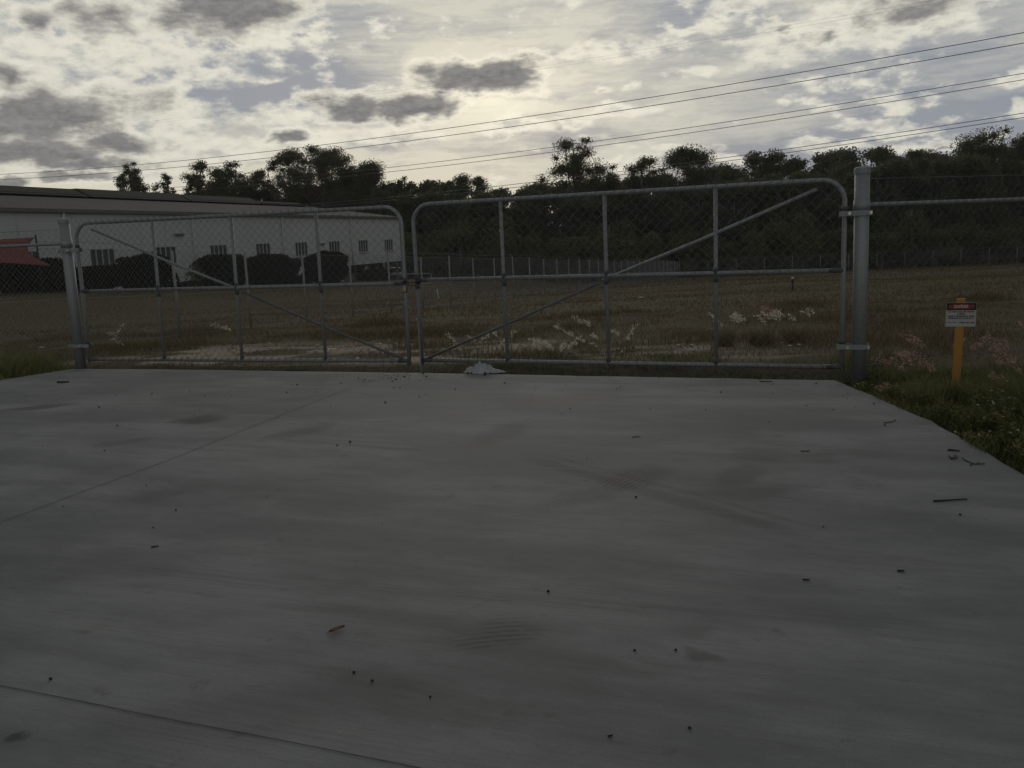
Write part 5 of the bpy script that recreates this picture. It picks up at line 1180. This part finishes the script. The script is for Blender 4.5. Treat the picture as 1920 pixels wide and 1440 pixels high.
twig('twig', [(2.95, 7.0), (2.98, 7.1), (3.05, 7.12), (3.12, 7.2)], .004, 'small hooked twig at the right edge by the yellow post')
twig('twig', [(2.6, 9.33), (2.72, 9.29)], .005, 'thin twig by the slab\'s far right corner')
twig('twig', [(.93, 6.97), (.96, 7.0), (1.0, 6.99)], .003, 'tiny bent twig behind the striped tyre scuff')
twig('twig', [(2.05, 6.3), (2.1, 6.29), (2.12, 6.32)], .0035, 'tiny kinked twig right of the blotchy tyre scuffs')
twig('twig', [(-2.03, 4.785), (-1.995, 4.80)], .004, 'stubby twig alone on the left of the slab')
twig('twig', [(-3.0, 11.85), (-2.9, 11.78), (-2.75, 11.74), (-2.68, 11.8)], .008, 'curved twig on the slab edge below the warehouse-side gate leaf')

# dry leaf
M['deadleaf'] = simple('dead_leaf', (.20, .085, .03), .6, var=.5, scale=40)
mb = MB(); vs = []; n_ = 10
for i in range(n_ + 1):
    t_ = i / n_; w_ = .017 * math.sin(math.pi * t_) ** .8; x = -.034 + .068 * t_
    z = .004 + .010 * t_ * t_
    vs += [(x, w_, z + .008), (x, 0, z), (x, -w_, z + .010)]
fs = []
for i in range(n_):
    for j in (0, 1): a = i * 3 + j; fs.append((a, a + 1, a + 4, a + 3))
mb.add(vs, fs); mb.tube([(-.034, 0, .004), (-.046, .002, .002)], .0012, 5)
o = mb.build('fallen_leaf', M['deadleaf'], None, True, (-.781, 3.582, 0)); o.rotation_euler = (0, 0, R(24)); tag(o, 'curled brown dead leaf lying on the slab in the foreground', 'leaf')

# crumpled white plastic bag against the slab edge
m_, n = mat('plastic_film'); ob = n.add('ShaderNodeTexCoord').outputs['Object']
b_ = n.add('ShaderNodeBsdfPrincipled'); n.put(b_.inputs['Base Color'], n.mix(n.noise(ob, 14.0)[0], (.50, .53, .56), (.68, .70, .72))); b_.inputs['Roughness'].default_value = .3
tl = n.add('ShaderNodeBsdfTranslucent'); n.put(tl.inputs['Color'], (.6, .64, .68)); mx = n.add('ShaderNodeMixShader'); mx.inputs[0].default_value = .35
n.l.new(b_.outputs[0], mx.inputs[1]); n.l.new(tl.outputs[0], mx.inputs[2]); finish(n, mx.outputs[0])
mb = MB(); vs = []; nu, nv = 44, 26
for j in range(nv + 1):
    for i in range(nu + 1):
        u_, v_ = i / nu * 2 - 1, j / nv * 2 - 1
        rr = math.sqrt(u_ * u_ + v_ * v_); edge = max(0, 1 - rr ** 3.5) ** .5 if rr < 1 else 0
        prof = .055 * math.exp(-((u_ + .12) / .25) ** 2) + .045 * math.exp(-((u_ - .25) / .3) ** 2) + .035 * math.exp(-((u_ + .62) / .2) ** 2) + .018 * math.exp(-((u_ - .75) / .2) ** 2)
        p = Vector((u_ * 3.1, v_ * 2.2, 0)); cr = abs(mnoise.noise(p * 1.3)) * .07 + abs(mnoise.noise(p * 2.7 + Vector((4, 0, 0)))) * .055 + mnoise.noise(p * 6) * .014
        z = edge * (prof + cr) + .003 + .010 * abs(mnoise.noise(p * 4))
        ww = 1 + .22 * mnoise.noise(Vector((u_ * 1.7, v_ * 1.7, 3))) + .10 * mnoise.noise(Vector((u_ * 6, v_ * 6, 8)))
        vs.append((u_ * .265 * ww * (1 + .12 * u_), v_ * .14 * ww * (1 - .35 * max(0, u_)), z * (1 - .45 * max(0, u_))))
fs = [(j * (nu + 1) + i, j * (nu + 1) + i + 1, (j + 1) * (nu + 1) + i + 1, (j + 1) * (nu + 1) + i) for j in range(nv) for i in range(nu) if ((((i + .5) / nu * 2 - 1) ** 2 + ((j + .5) / nv * 2 - 1) ** 2) < 1)]
mb.add(vs, fs); o = mb.build('plastic_bag', m_, None, True, (-.36, 10.90, 0)); o.rotation_euler = (0, 0, math.atan2(GU.y, GU.x)); tag(o, 'crumpled white plastic bag lying on the slab edge under the gate', 'bag')

# pale stones and scraps in the bare sandy ground behind the gate
rs = [(x, y) for x, y in zip(*scatter(900, -7.5, 4.5, 11.5, 18.5)) if sandy(np.array([x]), np.array([y]))[0] > .35][:90]
pr = [lump('pale_stone', -30, -30, .03, M['stone'], .6, 70 + i, 0, 1) for i in range(4)]
for k, (x, y) in enumerate(rs):
    o = pr[k] if k < 4 else pr[k % 4].copy()
    if k >= 4: COL.objects.link(o)
    s_ = random.choice((.4, .6, .8, 1.0, 1.5)); o.scale = (s_, s_ * random.uniform(.7, 1.4), s_); o.location = (x, y, tz(x, y) - .006)
    tag(o, 'pale stone lying in the bare sandy ground behind the gate', 'stone', 'pale stones in the sand behind the gate')
M['paper'] = simple('scrap_paper', (.75, .74, .70), .7)
def scrap(x, y, s_, label):
    mb = MB(); vs = []
    for j in range(5):
        for i in range(6): vs.append((i * s_ / 5 - s_ / 2, j * s_ * .6 / 4 - s_ * .3, .02 + .35 * s_ * abs(mnoise.noise(Vector((i * .7 + x, j * .9 + y, 0))))))
    mb.add(vs, [(j * 6 + i, j * 6 + i + 1, j * 6 + i + 7, j * 6 + i + 6) for j in range(4) for i in range(5)])
    o = mb.build('paper_scrap', M['paper'], None, False, (x, y, tz(x, y) + .04)); tag(o, label, 'scrap', 'white scraps in the field')
scrap(5.43, 36.9, .22, 'white scrap in the far grass right of the forest-side leaf\'s second upright')
scrap(-2.98, 15.0, .13, 'white scrap in the sand near the warehouse-side leaf\'s third upright')
scrap(-2.72, 15.4, .07, 'tiny white scrap right of the one near the warehouse-side leaf\'s third upright')
for i, (x, y) in enumerate([(3.73, 12.29), (3.72, 11.9), (3.86, 11.95)]): scrap(x, y, .05, ('highest', 'lower left', 'lower right')[i] + ' of the three white scraps inside the forest-side gate leaf')
scrap(-9.9, 19.0, .12, 'white scrap in the grass left of the gate post by the sail')
scrap(-1.28, 13.1, .06, 'small white scrap seen between the meeting uprights')

# ------------------------------------------------------------------ thin back-lit evening haze filling the whole site
m_, n = mat('haze'); pv = n.add('ShaderNodeVolumePrincipled')
pv.inputs['Color'].default_value = (.95, .96, .93, 1); pv.inputs['Density'].default_value = 0.00020; pv.inputs['Anisotropy'].default_value = 0.3
o_ = n.add('ShaderNodeOutputMaterial'); n.l.new(pv.outputs[0], o_.inputs['Volume'])
mb = MB(); mb.box((0, 410, 14), (960, 1040, 60)); hz = mb.build('haze', m_); tag(hz, kind='stuff')
